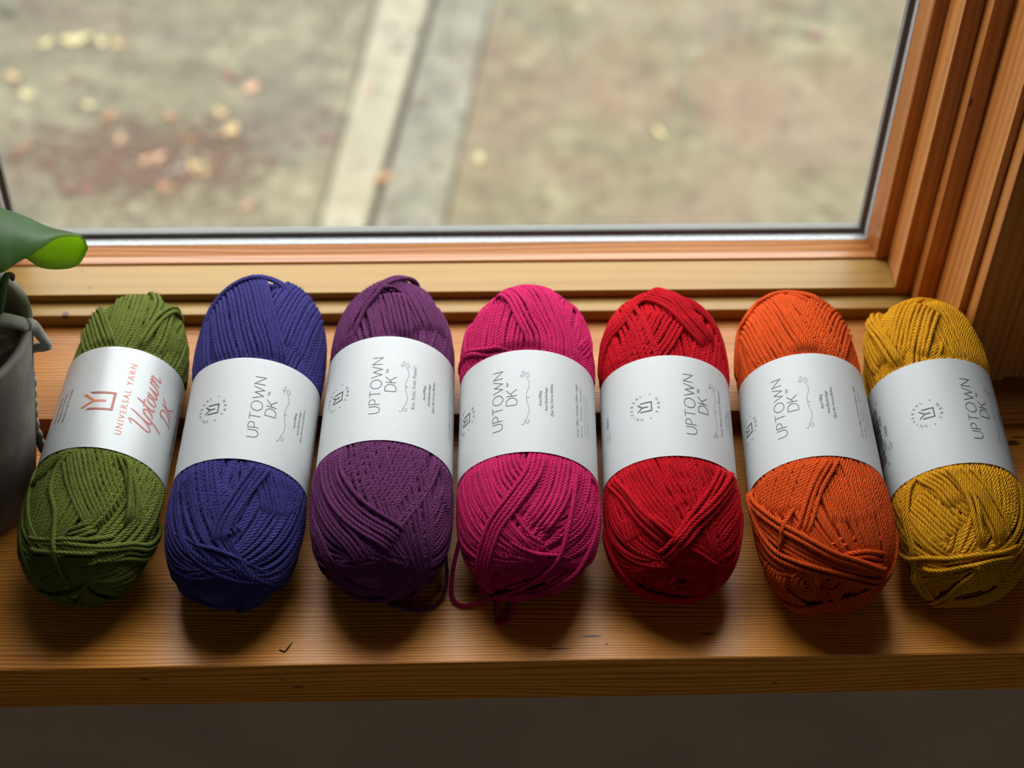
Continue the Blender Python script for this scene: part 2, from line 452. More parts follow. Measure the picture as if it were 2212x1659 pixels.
# ---------------------------------------------------------------- yarn balls
VZ = 0.95
STEPZ = 1.6
STRAND = 0.127          # strand radius
class Body:
    """blunt-ended skein shape with a waist under its label; local axes: x = front to back, y = right, z = up"""
    def __init__(s, xc, yc, yaw, L, Rf, Rb):
        L, Rf, Rb = L - .14, Rf - .085, Rb - .085      # room for the outermost strands
        s.L, s.Rf, s.Rb, s.w, s.pw = L, Rf, Rb, 0.075, 4.6
        ya = radians(yaw); zf = Rf * VZ * .99; zb = STEPZ * .85 + Rb * VZ * .97
        ti = math.asin((zb - zf) / (L * .5))
        s.a = np.array([sin(ya) * cos(ti), cos(ya) * cos(ti), sin(ti)])
        s.e1 = np.array([cos(ya), -sin(ya), 0.]); s.e2 = np.cross(s.e1, s.a)
        s.c = np.array([xc, yc, (zf + zb) / 2])
    def R(s, t):
        t = np.clip(t, -1, 1)
        return (s.Rf + (s.Rb - s.Rf) * (t + 1) / 2) * (1 - s.w * np.exp(-(t / .42) ** 2)) * 1.04
    def F(s, q):
        t = q[..., 0] / (s.L / 2); rho = np.hypot(q[..., 1], q[..., 2] / VZ)
        return np.abs(t) ** s.pw + (rho / s.R(t)) ** 2.4
    def project(s, q):
        q = q.copy()
        for _ in range(7): q = q / (np.maximum(s.F(q), 1e-6) ** (1 / 2.6))[..., None]
        return q
    def normal(s, q):
        e = .05; g = np.stack([s.F(q + e * np.eye(3)[k]) - s.F(q - e * np.eye(3)[k]) for k in range(3)], -1)
        return g / np.maximum(np.linalg.norm(g, axis=-1, keepdims=True), 1e-9)
    def world(s, q): return s.c + q[..., :1] * s.a + q[..., 1:2] * s.e1 + q[..., 2:3] * s.e2
    def vec(s, n): return n[..., :1] * s.a + n[..., 1:2] * s.e1 + n[..., 2:3] * s.e2
    def rho_at(s, x):
        t = x / (s.L / 2); return s.R(t) * (1 - abs(t) ** s.pw) ** (1 / 2.4)

class Label:
    def __init__(s, body, x1, x2):
        s.b, s.x1, s.x2 = body, x1, x2
        s.r1 = float(body.rho_at(x1)) * .984; s.r2 = float(body.rho_at(x2)) * .984
        s.xm = (x1 + x2) / 2
    def rad(s, x): return s.r1 + (s.r2 - s.r1) * (x - s.x1) / (s.x2 - s.x1)
    def local(s, x, ph, h=0.0):
        r = s.rad(x) * (1 + .006 * np.sin(3 * ph + 1.0)) + h
        return np.stack([x, r * np.sin(ph), VZ * r * np.cos(ph)], -1)
    def uv(s, u, v, h):
        """u along the axis from the label's middle, v arc length to the right of the top line"""
        x = s.xm + np.asarray(u, float); ph = np.asarray(v, float) / ((s.r1 + s.r2) / 2)
        return s.local(x, ph, h)

def clamp_under(label, q, margin):
    """keep strands inside the paper sleeve where it covers them"""
    x = q[..., 0]; rho = np.hypot(q[..., 1], q[..., 2] / VZ)
    d = np.maximum(label.x1 - x, x - label.x2)          # >0 outside the label
    k = np.clip(1 - (d - 0.05) / 0.55, 0, 1); k = k * k * (3 - 2 * k)
    lim = label.rad(np.clip(x, label.x1, label.x2)) - margin
    f = np.where(rho > lim, lim / np.maximum(rho, 1e-6), 1.0)
    f = 1 + (f - 1) * k
    q = q.copy(); q[..., 1] *= f; q[..., 2] *= f
    return q

def lay_above_boards(P, r):
    """strands press flat on the sill (z=0) and on the raised board behind the step"""
    z = P[..., 2]; y = P[..., 1]
    P = P.copy()
    lim = np.where(y > 69.8, STEPZ, 0.0) + r
    P[..., 2] = np.maximum(z, lim)
    return P

def winding(body, label, N, delta, phi0, sgn, h0, rise, M, rng):
    tau = np.linspace(0, 2 * pi, M)
    k = np.arange(N)
    f0 = phi0 + (k + rng.uniform(-.25, .25, N)) / N * pi
    dl = np.radians(delta + rng.normal(0, 1.6, N))
    A = np.stack([np.cos(dl), np.sin(dl) * np.sin(f0), np.sin(dl) * np.cos(f0)], -1)
    Bv = np.stack([0 * f0, sgn * np.cos(f0), -sgn * np.sin(f0)], -1)
    q = np.cos(tau)[None, :, None] * A[:, None, :] + np.sin(tau)[None, :, None] * Bv[:, None, :]
    q = q * np.array([body.L / 2, 4.0, 4.0 * VZ])
    q = body.project(q)
    n = body.normal(q)
    wob = 0.03 * np.sin(tau[None] * rng.integers(2, 6, N)[:, None] + rng.uniform(0, 6, N)[:, None])
    h = h0 + rise * (k / N)[:, None] + wob
    q = q + n * h[..., None]
    return q, n

def band_strands(body, n, pts, rng, M=46):
    """n parallel strands following a centre line on the ball's surface"""
    C = spline(np.array(pts, float) / 10, M)
    C = body.project(C)
    T = np.gradient(C, axis=0); T /= np.linalg.norm(T, axis=1, keepdims=True)
    Nn = body.normal(C); B = np.cross(T, Nn)
    t = np.linspace(0, 1, M)
    out = []
    for i in range(n):
        o = (i - (n - 1) / 2) * 0.266 + rng.normal(0, .018) + .03 * np.sin(t * rng.uniform(2, 7) + rng.uniform(0, 6))
        if n > 6: o = o * (1 + .04 * np.sin(2 * t + rng.uniform(-.1, .1)))
        q = C + B * o[:, None]
        # ends of a band stagger a little
        out.append(body.project(q))
    return np.array(out)

BALLS = {
    'green': dict(p=(-19.27, 65.9, 4.62, 21.28, 4.04, 3.34), lab=(-3.14, 4.32), bands=[
        (14, [(-23,-4,35),(-36,1,36),(-54,8,36),(-70,17,32),(-77,22,28)]),
        (9, [(-20,21,29),(-33,25,27),(-45,30,24),(-60,33,20),(-74,34,15)]),
        (4, [(-91,-3,30),(-87,6,31),(-83,13,31)]),
        (3, [(-84,-29,19),(-92,-6,28),(-91,13,27),(-83,26,22)]),
        (4, [(-94,-6,27),(-95,11,25),(-87,29,16),(-78,37,2),(-50,36,-14)]),
        (4, [(-93,-24,17),(-99,-2,23),(-96,17,21)]),
        (1, [(-19,9,34),(-31,15,33),(-43,22,30),(-58,25,28),(-78,27,24)]),
        (1, [(-24,-6,35),(-36,-11,34),(-47,-16,33),(-59,-16,33),(-76,-10,34),(-90,-7,29),(-97,-5,25),(-103,-3,17),(-106,1,8)]),
        (2, [(-27,-4,35),(-37,-14,34),(-44,-24,28),(-50,-35,16),(-66,-35,14),(-82,-31,15),(-95,-26,12),(-103,-19,5)]),
        (1, [(-77,-34,-13),(-102,-19,-7),(-106,-5,-2),(-106,6,6),(-103,11,14)]),
        (1, [(-106,7,7),(-104,14,-5),(-97,21,-16),(-66,26,-27)]),
        (7, [(77,21,23),(62,26,22),(51,31,17)]),
        (14, [(31,3,34),(45,5,33),(65,8,32),(90,7,25),(101,5,16)]),
        (8, [(85,-29,6),(78,-25,19),(66,-20,27),(45,-11,32),(32,-5,33)]),
        (2, [(104,3,7),(97,10,19),(87,14,24),(70,14,29),(54,14,31)]),
        (2, [(95,24,-5),(93,23,10),(74,18,26),(59,15,30),(49,13,31),(35,11,32)]),
    ]),
    'blue': dict(p=(-11.42, 65.77, 4.2, 22.02, 3.88, 3.93), lab=(-3.79, 3.11), bands=[
        (11, [(-27,17,33),(-40,22,31),(-54,27,26),(-70,31,21)]),
        (14, [(-50,-4,37),(-61,-13,35),(-74,-21,29)]),
        (4, [(-26,21,30),(-39,17,33),(-61,8,36),(-80,0,34),(-92,-1,30)]),
        (3, [(-80,3,34),(-84,7,33),(-88,9,31)]),
        (2, [(-39,-39,-2),(-67,-37,11),(-85,-23,25),(-91,-12,28),(-94,-3,29),(-97,9,26),(-99,20,18),(-93,31,3)]),
        (13, [(102,24,4),(96,25,16),(68,21,31),(43,17,34)]),
        (16, [(101,-23,10),(97,-19,21),(62,-8,36),(34,2,37),(21,6,36)]),
        (2, [(88,16,29),(98,-6,26),(96,-17,23),(87,-29,18),(73,-34,15),(60,-37,11),(49,-37,12),(23,-36,14)]),
    ]),
    'purple': dict(p=(-3.51, 65.94, 2.56, 21.58, 4.23, 3.69), lab=(-3.26, 4.36), bands=[
        (4, [(-22,31,23),(-35,34,20),(-50,37,16),(-66,35,19)]),
        (16, [(-23,12,35),(-36,8,37),(-60,0,39),(-74,-9,37)]),
        (2, [(-20,33,20),(-33,32,23),(-53,29,28),(-76,19,33),(-90,8,31),(-98,-3,27)]),
        (3, [(-26,-38,9),(-40,-39,11),(-71,-38,13),(-87,-32,16),(-102,-21,10)]),
        (4, [(-21,-33,19),(-34,-35,20),(-50,-36,19),(-76,-28,26),(-94,-14,27),(-104,-3,18)]),
        (6, [(-19,-30,24),(-32,-29,26),(-54,-27,30),(-75,-17,34),(-87,-4,34),(-91,6,31),(-95,14,26)]),
        (14, [(101,-5,20),(92,5,27),(71,16,31),(55,23,29)]),
        (9, [(83,-6,31),(61,-1,36),(46,2,37),(32,5,36)]),
        (9, [(94,8,26),(94,-10,25),(83,-25,21),(60,-30,22),(32,-31,21)]),
        (2, [(102,15,13),(98,3,24),(82,-9,31),(68,-18,31),(51,-23,30)]),
    ]),
    'pink': dict(p=(4.54, 65.47, 1.96, 20.53, 4.15, 4.04), lab=(-3.64, 3.43), bands=[
        (15, [(-24,-26,29),(-37,-25,31),(-56,-22,33),(-72,-12,35)]),
        (9, [(-55,31,26),(-71,25,29),(-83,11,32)]),
        (8, [(-25,20,33),(-39,17,36),(-63,11,37),(-82,-1,34)]),
        (3, [(-85,-7,32),(-90,2,29),(-93,12,24)]),
        (3, [(-87,-16,28),(-93,-8,26),(-96,2,24),(-95,14,21),(-92,25,13)]),
        (4, [(-26,7,38),(-39,4,39),(-52,1,39),(-67,-8,37),(-80,-18,31),(-87,-22,24),(-94,-25,11),(-96,-24,-8),(-83,-20,-28)]),
        (3, [(-94,26,8),(-101,14,4),(-102,-3,-7),(-98,-15,-15),(-76,-29,-23)]),
        (2, [(-25,28,28),(-36,34,22),(-46,39,13),(-64,39,11),(-84,32,11),(-94,26,8),(-101,14,4),(-102,-3,-5)]),
        (1, [(-28,10,37),(-36,20,34),(-41,26,31),(-59,24,32),(-81,20,29),(-93,16,22),(-97,12,18),(-102,3,10),(-102,-11,-3),(-98,-18,-12),(-75,-27,-25)]),
        (8, [(55,-4,38),(45,-6,38),(35,-7,38),(22,-8,37)]),
        (16, [(80,-16,31),(61,-21,32),(41,-24,31),(28,-26,30)]),
        (13, [(97,-10,19),(90,-1,29),(67,8,37),(49,14,36),(37,15,36),(24,16,35)]),
        (4, [(90,24,17),(75,35,14),(69,37,13),(59,37,15),(41,30,26)]),
        (2, [(31,-6,38),(37,-17,35),(40,-27,29),(47,-38,14),(44,-41,-4)]),
    ]),
    'red': dict(p=(12.58, 65.15, 1.85, 20.2, 3.92, 3.91), lab=(-3.4, 3.49), bands=[
        (7, [(-62,-27,26),(-77,-24,25),(-85,-21,23)]),
        (10, [(-19,37,7),(-44,34,18),(-66,23,28),(-80,13,30)]),
        (14, [(-23,-23,29),(-35,-19,33),(-55,-11,36),(-73,1,35)]),
        (5, [(-22,11,35),(-34,17,33),(-45,22,31),(-52,24,29)]),
        (3, [(-21,-34,17),(-33,-37,13),(-49,-39,5),(-68,-38,0),(-83,-31,-10),(-89,-19,-21)]),
        (4, [(-56,-39,-3),(-86,-30,-6),(-99,-12,-8),(-99,10,-11),(-88,29,-3),(-79,35,2),(-48,38,9)]),
        (3, [(-18,-38,3),(-30,-37,10),(-54,-29,25),(-75,-17,30),(-87,-4,29)]),
        (2, [(-69,-16,32),(-84,0,30),(-89,12,25),(-90,24,14)]),
        (3, [(-20,32,20),(-32,28,25),(-49,22,31),(-72,9,34),(-82,1,31),(-90,-6,26),(-93,-12,22)]),
        (3, [(-18,36,11),(-30,35,17),(-56,24,29),(-76,9,33),(-84,1,30),(-89,-4,27)]),
        (2, [(-97,-6,18),(-99,-7,12),(-101,-4,4),(-101,6,0),(-100,12,4)]),
        (2, [(-98,-1,16),(-100,-3,11),(-101,1,6),(-100,7,9),(-98,9,14)]),
        (4, [(95,-21,8),(83,-30,13),(68,-33,16),(59,-36,15),(32,-38,9)]),
        (12, [(72,-2,35),(54,-11,36),(39,-20,32),(27,-25,28)]),
        (4, [(95,2,21),(89,-13,24),(72,-26,25),(62,-35,16),(38,-39,1)]),
        (5, [(81,2,32),(82,20,25),(73,32,17),(59,37,10),(32,39,1)]),
        (6, [(90,-13,24),(84,0,31),(65,14,34),(49,26,28)]),
    ]),
    'orange': dict(p=(20.74, 64.78, 1.01, 21.35, 4.11, 3.69), lab=(-3.46, 3.91), bands=[
        (14, [(-45,9,37),(-64,11,36),(-80,15,32)]),
        (5, [(-30,25,29),(-40,32,22),(-49,37,14),(-71,36,15),(-89,31,12),(-100,23,6)]),
        (13, [(-23,-12,35),(-36,-18,34),(-53,-26,29),(-68,-31,23)]),
        (3, [(-27,7,36),(-40,2,38),(-61,-10,37),(-82,-19,29)]),
        (7, [(-89,-32,8),(-94,-30,-6),(-100,-21,-12),(-100,-3,-23)]),
        (4, [(-83,-28,-21),(-103,-13,-12),(-107,2,-3),(-102,21,2),(-92,31,3),(-61,40,4)]),
        (1, [(-88,-14,29),(-86,-11,31),(-83,-9,33)]),
        (1, [(-91,-9,29),(-89,0,32),(-85,6,33)]),
        (1, [(-93,-5,29),(-90,4,31),(-85,10,32)]),
        (1, [(-95,-1,28),(-93,9,28),(-89,18,26)]),
        (1, [(-96,4,27),(-94,14,25),(-88,24,22)]),
        (4, [(-97,1,26),(-95,15,24),(-90,29,15)]),
        (5, [(-55,-38,11),(-76,-31,21),(-94,-12,26),(-100,10,21),(-96,26,11)]),
        (2, [(-27,-39,-1),(-40,-39,5),(-61,-35,18),(-77,-26,26),(-87,-15,29),(-95,-2,28),(-97,11,24),(-94,28,12)]),
        (2, [(-21,-39,1),(-47,-40,6),(-67,-38,10),(-84,-32,14),(-94,-22,19),(-101,-9,21),(-102,7,18),(-98,25,8)]),
        (1, [(-66,-21,32),(-75,-25,27),(-82,-28,22),(-87,-30,17)]),
        (3, [(-99,-18,17),(-100,-21,11),(-103,-18,5),(-105,-13,8)]),
        (3, [(-106,-9,4),(-107,-2,4),(-106,3,11)]),
        (3, [(-105,-8,12),(-105,-3,13),(-104,2,17)]),
        (13, [(92,27,10),(87,23,21),(53,9,35),(42,6,36),(29,2,36)]),
        (15, [(99,-22,5),(92,-23,16),(63,-19,30),(41,-13,34),(28,-9,35)]),
        (2, [(85,16,27),(97,-5,23),(96,-16,20),(95,-22,15),(87,-29,11),(83,-33,4),(75,-35,2),(47,-38,-4)]),
    ]),
    'yellow': dict(p=(28.48, 64.75, -1.14, 20.23, 3.76, 3.76), lab=(-3.53, 3.65), bands=[
        (6, [(-21,-31,19),(-33,-35,13),(-44,-37,6),(-62,-36,-6),(-71,-31,-17)]),
        (11, [(-25,15,32),(-38,15,33),(-54,14,33),(-72,10,32)]),
        (17, [(-45,-30,22),(-60,-22,28),(-78,-10,30)]),
        (7, [(-24,-27,24),(-36,-22,29),(-47,-14,33),(-62,-7,34)]),
        (8, [(-88,-20,20),(-86,-18,23),(-82,-16,26)]),
        (5, [(-25,-14,33),(-37,-8,35),(-53,-1,36),(-70,6,34),(-84,12,27)]),
        (2, [(-23,-18,31),(-36,-13,33),(-50,-7,35),(-64,-4,35),(-77,-3,32),(-87,-1,28)]),
        (2, [(-21,-23,27),(-33,-29,23),(-45,-33,17),(-61,-35,12),(-74,-34,8),(-82,-32,-3),(-88,-23,-15),(-83,-9,-29)]),
        (5, [(-78,-26,-20),(-98,-9,-13),(-101,4,-6),(-99,15,4),(-93,20,14)]),
        (3, [(-82,-32,-1),(-87,-28,-8),(-92,-20,-15),(-90,-2,-25)]),
        (3, [(-85,-30,4),(-95,-18,13),(-95,-4,20),(-93,12,20)]),
        (2, [(-93,-5,23),(-96,-5,19),(-99,-12,9),(-98,-16,-6),(-81,-19,-25)]),
        (2, [(-82,-31,6),(-90,-22,15),(-92,-11,22),(-91,4,25),(-85,21,21)]),
        (1, [(-35,-29,-22),(-63,-35,-11),(-82,-30,11),(-88,-18,21),(-90,-4,26),(-87,12,25),(-81,23,22)]),
        (13, [(91,9,24),(77,13,30),(55,16,32),(41,20,31),(28,22,28)]),
        (4, [(53,-3,36),(46,-4,36),(39,-6,35),(26,-8,34)]),
        (8, [(93,-23,-5),(85,-30,5),(62,-33,16),(45,-31,21)]),
        (12, [(85,-5,28),(64,-17,31),(44,-23,28)]),
        (3, [(94,-22,-3),(85,-29,9),(74,-30,16),(58,-28,24),(42,-25,27),(28,-22,28)]),
    ]),
}
LOOK = {
    # colour, winding phase, hand, group words
    'green':  ((0.175, 0.210, 0.034), 0.3, 1, 'olive green'),
    'blue':   ((0.058, 0.048, 0.235), 1.1, -1, 'indigo blue'),
    'purple': ((0.175, 0.038, 0.140), 2.0, -1, 'deep purple'),
    'pink':   ((0.760, 0.020, 0.150), 0.8, 1, 'magenta pink'),
    'red':    ((0.720, 0.004, 0.016), 1.7, 1, 'bright red'),
    'orange': ((0.950, 0.105, 0.012), 2.5, -1, 'bright orange'),
    'yellow': ((0.960, 0.410, 0.012), 0.1, 1, 'golden yellow'),
}
NEXT_TO = {
    'green': 'olive green yarn ball with silver printed label, beside the grey plant pot',
    'blue': 'indigo blue yarn ball with white paper label, between the green and purple balls',
    'purple': 'deep purple yarn ball with white paper label, between the blue and pink balls',
    'pink': 'magenta pink yarn ball with loose strands at its front end, in a white label',
    'red': 'bright red yarn ball with white paper label, between the pink and orange balls',
    'orange': 'bright orange yarn ball with white paper label, between the red and yellow balls',
    'yellow': 'golden yellow yarn ball with a barcode on its white label, nearest the window casing',
}

# -------- printing on the labels: flat shapes laid on the paper
INK = plain('grey_ink', (0.055, 0.055, 0.055, 1), 0.6)
INK2 = plain('pale_grey_ink', (0.075, 0.075, 0.075, 1), 0.6)
BLACK = plain('black_ink', (0.02, 0.02, 0.025, 1), 0.55)
COPPER = plain('copper_ink', (0.44, 0.105, 0.045, 1), 0.45, 0.15)
COPPER_D = plain('dark_copper_ink', (0.24, 0.055, 0.035, 1), 0.45, 0.15)
ROSE = plain('rose_ink', (0.37, 0.095, 0.085, 1), 0.45, 0.1)
BLUEINK = plain('blue_stamp_ink', (0.06, 0.09, 0.22, 1), 0.6)
def paper_mat(name, col, rough, coat=0.0):
    m, N, L, B = nt(name)
    f = noise(N, L, coords(N, L, (1, 1, 1)), 700, 4.0, 0.7)
    r = ramp(N, [(0.3, tuple(c * .965 for c in col) + (1,)), (0.7, tuple(min(1, c * 1.02) for c in col) + (1,))])
    L.new(f, r.inputs[0]); L.new(r.outputs[0], B.inputs['Base Color'])
    B.inputs['Roughness'].default_value = rough; B.inputs['Coat Weight'].default_value = coat; B.inputs['Coat Roughness'].default_value = 0.25
    return m
PAPER = paper_mat('label_paper', (0.468, 0.470, 0.474), 0.6)
PAPER_G = paper_mat('label_satin_paper', (0.39, 0.394, 0.398), 0.38, 0.4)

class Flat:
    """collects flat 2-D polygons (reading direction x, letter-up y) and lays them on a label"""
    def __init__(s): s.V = []; s.Fc = []
    def quad_strip(s, pts, w, closed=False):
        P = np.asarray(pts, float)
        if closed: P = np.vstack([P, P[:1]])
        d = [P[0]]
        for a, b in zip(P[:-1], P[1:]):
            m = max(1, int(np.ceil(np.linalg.norm(b - a) / .16)))
            for i in range(1, m + 1): d.append(a + (b - a) * i / m)
        P = np.array(d); n = len(P)
        T = np.zeros_like(P)
        seg = np.diff(P, axis=0); seg /= np.maximum(np.linalg.norm(seg, axis=1, keepdims=True), 1e-9)
        T[0] = seg[0]; T[-1] = seg[-1]; T[1:-1] = seg[:-1] + seg[1:]
        ln = np.linalg.norm(T, axis=1, keepdims=True); T = T / np.maximum(ln, 1e-6)
        Nn = np.stack([-T[:, 1], T[:, 0]], -1)
        k = np.ones(n)
        for i in range(1, n - 1):
            c = abs(np.dot(Nn[i], np.array([-seg[i][1], seg[i][0]])))
            k[i] = min(1 / max(c, .3), 2.2)
        ww = (np.full(n, w) if not hasattr(w, '__len__') else np.interp(np.linspace(0, 1, n), np.linspace(0, 1, len(w)), w)) / 2
        b0 = len(s.V)
        for i in range(n):
            s.V.append(P[i] + Nn[i] * ww[i] * k[i]); s.V.append(P[i] - Nn[i] * ww[i] * k[i])
        for i in range(n - 1): s.Fc.append((b0 + 2 * i, b0 + 2 * i + 1, b0 + 2 * i + 3, b0 + 2 * i + 2))
    def poly(s, pts):
        b0 = len(s.V); s.V += [np.array(p, float) for p in pts]; s.Fc.append(tuple(range(b0, b0 + len(pts))))
    def add(s, V, F, off=(0, 0), rot=0.0, scale=1.0):
        c, sn = cos(rot), sin(rot); b0 = len(s.V)
        for v in V: s.V.append(np.array([off[0] + scale * (c * v[0] - sn * v[1]), off[1] + scale * (sn * v[0] + c * v[1])]))
        s.Fc += [tuple(b0 + i for i in f) for f in F]
    def build(s, name, body, label, u0, v0, mat, parent, h=0.022, part_label=None):
        V = np.array(s.V)
        q = label.uv(u0 + V[:, 0], v0 - V[:, 1], h)
        Wd = body.world(q)
        me = bpy.data.meshes.new(name)
        base = Vector((0, 0, 0)); p = parent
        while p is not None:
            base += p.location; p = p.parent
        me.from_pydata([tuple(np.array(w) * S - np.array(base)) for w in Wd], [], s.Fc)
        me.materials.append(mat)
        o = link(bpy.data.objects.new(name, me), parent)
        if part_label: o['label'] = part_label
        return o

_tc = {}
def text_mesh(txt, size, weight=0.0, shear=0.0, space=1.0):
    key = (txt, size, weight, shear, space)
    if key not in _tc:
        cu = bpy.data.curves.new('t', 'FONT'); cu.body = txt; cu.size = size; cu.resolution_u = 3
        cu.offset = weight * size; cu.shear = shear; cu.space_character = space; cu.fill_mode = 'FRONT'
        cu.align_x = 'CENTER'
        ob = bpy.data.objects.new('t', cu); COL.objects.link(ob)
        dg = bpy.context.evaluated_depsgraph_get()
        me = ob.evaluated_get(dg).to_mesh()
        V = [(v.co.x, v.co.y) for v in me.vertices]; F = [tuple(p.vertices) for p in me.polygons]
        ob.evaluated_get(dg).to_mesh_clear()
        bpy.data.objects.remove(ob); bpy.data.curves.remove(cu)
        _tc[key] = (V, F)
    return _tc[key]

def arc(cx, cy, rx, ry, a0, a1, n=14):
    return [(cx + rx * cos(radians(a0 + (a1 - a0) * i / n)), cy + ry * sin(radians(a0 + (a1 - a0) * i / n))) for i in range(n + 1)]

GLYPH = {   # thin geometric capitals, unit cap height: width, strokes
    'U': (.80, [[(0, 1), (0, .40)] + arc(.40, .40, .40, .40, 180, 360)[1:] + [(.80, 1)]]),
    'P': (.60, [[(0, 0), (0, 1), (.30, 1)] + arc(.30, .73, .30, .27, 90, -90)[1:] + [(0, .46)]]),
    'T': (.74, [[(0, 1), (.74, 1)], [(.37, 1), (.37, 0)]]),
    'O': (1.06, [arc(.53, .5, .53, .52, 0, 360, 36)]),
    'W': (1.36, [[(0, 1), (.36, 0), (.68, .86), (1.0, 0), (1.36, 1)]]),
    'N': (.80, [[(0, 0), (0, 1), (.80, 0), (.80, 1)]]),
    'D': (.84, [[(0, 0), (0, 1), (.36, 1)] + arc(.36, .5, .48, .5, 90, -90)[1:] + [(0, 0)]]),
    'K': (.72, [[(0, 0), (0, 1)], [(.68, 1), (0, .40)], [(.24, .60), (.72, 0)]]),
    'M': (.9, [[(0, 0), (0, 1), (.45, .3), (.9, 1), (.9, 0)]]),
}
def strokes_text(fl, txt, cap, w, gap, cx, y):
    tot = sum(GLYPH[c][0] for c in txt) * cap + gap * cap * (len(txt) - 1)
    x = cx - tot / 2
    for c in txt:
        wd, st = GLYPH[c]
        for p in st: fl.quad_strip([(x + a * cap, y + b * cap) for a, b in p], w)
        x += (wd + gap) * cap
    return x

def emblem(fl, k=1.0):
    """letter Y standing in an open bracket"""
    w = .075 * k
    fl.quad_strip([(-.30 * k, .23 * k), (-.30 * k, -.42 * k), (.30 * k, -.42 * k), (.30 * k, .23 * k)], w)
    fl.poly([(-.3375 * k, .225 * k), (-.2625 * k, .225 * k), (-.3375 * k, .31 * k)])
    fl.poly([(.2625 * k, .225 * k), (.3375 * k, .225 * k), (.3375 * k, .31 * k)])
def emblem_y(fl, k=1.0):
    w = .075 * k
    fl.quad_strip([(0, -.22 * k), (0, .12 * k)], w)
    fl.quad_strip([(-.25 * k, .44 * k), (0, .12 * k), (.25 * k, .44 * k)], w)

FLOUR = [[(880, 1000), (884, 1016), (905, 1006), (930, 950), (962, 885), (968, 820), (948, 750), (938, 705), (950, 688), (966, 688), (972, 700), (962, 706)],
         [(938, 705), (936, 655), (955, 600), (974, 545), (962, 485), (934, 445), (928, 412), (950, 397), (974, 415), (972, 442), (958, 450), (950, 436)],
         [(926, 955), (930, 982), (952, 996), (970, 978), (964, 958), (946, 962)],
         [(872, 440), (868, 425), (882, 418), (904, 422), (900, 436), (886, 444), (872, 440)],
         [(893, 400), (888, 388), (898, 380), (912, 378)], [(900, 404), (910, 396), (914, 382)]]

def print_white(body, lab, parent, vU, full=True, knit=False):
    """vU: arc position of the word's line; everything else follows on the paper"""
    col = -vU
    f = Flat()
    strokes_text(f, 'UPTOWN', .61, .042, .27, 0.0, -.305)
    strokes_text(f, 'DK', .61, .042, .22, 0.10, -.305 - .82)
    strokes_text(f, 'TM', .14, .022, .25, 1.02, -.305 - .82 + .47)
    f.build('lettering', body, lab, .12, vU, INK, parent)
    f = Flat()
    for st in FLOUR:
        P = spline([((1010 - y) / 171 - 1.85, -(x - 930) / 219) for x, y in st], 26)
        f.quad_strip(P, .020)
    f.build('flourish', body, lab, .15, vU + 1.62, INK2, parent)
    f = Flat()
    if knit: f.add(*text_mesh('Knit, Relax, Smile, Repeat!', .30, -.012), off=(0.25, -2.25))
    y0 = -2.90 if knit else -2.50
    for i, t in enumerate(('Anti-Pilling', 'Anti-Boulochage', 'Que No Forma Bolitas')):
        f.add(*text_mesh(t, .245, -.006, .12), off=(.12, y0 - .33 * i))
    f.add(*text_mesh('3.5 oz | 100 g \u2022 273 yds | 250 m \u2022 Light', .235, -.004, .12), off=(0, y0 - 2.35))
    f.add(*text_mesh('100% Acrylic      100% Acrylique      100% Acr\u00edlico', .17, -.006, .12), off=(0, y0 - 2.68))
    for i in range(3):
        f.add(*text_mesh('machine wash cold gentle \u2022 tumble dry low \u2022 laver \u00e0 la machine', .115, -.008), off=(0, y0 - 2.95 - .2 * i))
    f.build('small_print', body, lab, 0, vU, INK2, parent)
    # round emblem
    vE = vU - 2.57
    f = Flat(); emblem(f, .98); emblem_y(f, .98)
    f.build('emblem', body, lab, .02, vE, INK, parent)
    f = Flat()
    word = 'UNIVERSAL'
    for i, c in enumerate(word):
        a = radians(166 - 152 * i / (len(word) - 1))
        f.add(*text_mesh(c, .265, -.004), off=(.74 * cos(a), .74 * sin(a)), rot=a - pi / 2)
    for i, c in enumerate('YARN'):
        a = radians(-122 + 64 * i / 3)
        f.add(*text_mesh(c, .265, -.004), off=(.92 * cos(a), .92 * sin(a)), rot=a + pi / 2)
    for sx in (-1, 1):
        f.poly([(sx * .82 + .042 * cos(t * pi / 5), -.34 + .042 * sin(t * pi / 5)) for t in range(10)])
    f.build('emblem_lettering', body, lab, .02, vE, INK2, parent)
    # lot number and barcode panel further round
    f = Flat()
    f.add(*text_mesh('LOT', .20, -.006), off=(-1.35, .0)); f.add(*text_mesh('LOTE', .20, -.006), off=(-1.30, -.27))
    f.build('lot_text', body, lab, .5, vE - 2.9, INK, parent)
    f = Flat(); f.add(*text_mesh(PRINT_LOT.get(parent['who'], '7459'), .36, -.004), off=(-.2, -.12))
    f.build('lot_number', body, lab, .5, vE - 2.9, BLUEINK if parent['who'] == 'red' else BLACK, parent)
    if parent['who'] == 'yellow':
        rng = random.Random(5)
        f = Flat(); x = -1.9
        while x < 1.75:
            w = rng.choice((.028, .028, .055, .08)); f.quad_strip([(x + w / 2, 0), (x + w / 2, 1.2)], w); x += w + rng.choice((.03, .03, .055, .08))
        f.add(*text_mesh('47652', .27, -.002), off=(-.95, -.27)); f.add(*text_mesh('07450', .27, -.002), off=(.75, -.27))
        f.add(*text_mesh('8', .27, -.002), off=(-2.15, -.22)); f.add(*text_mesh('0', .27, -.002), off=(2.05, -.22))
        f.build('barcode', body, lab, .45, vE - 3.45, BLACK, parent)
PRINT_LOT = {'yellow': '7459', 'red': '805A'}

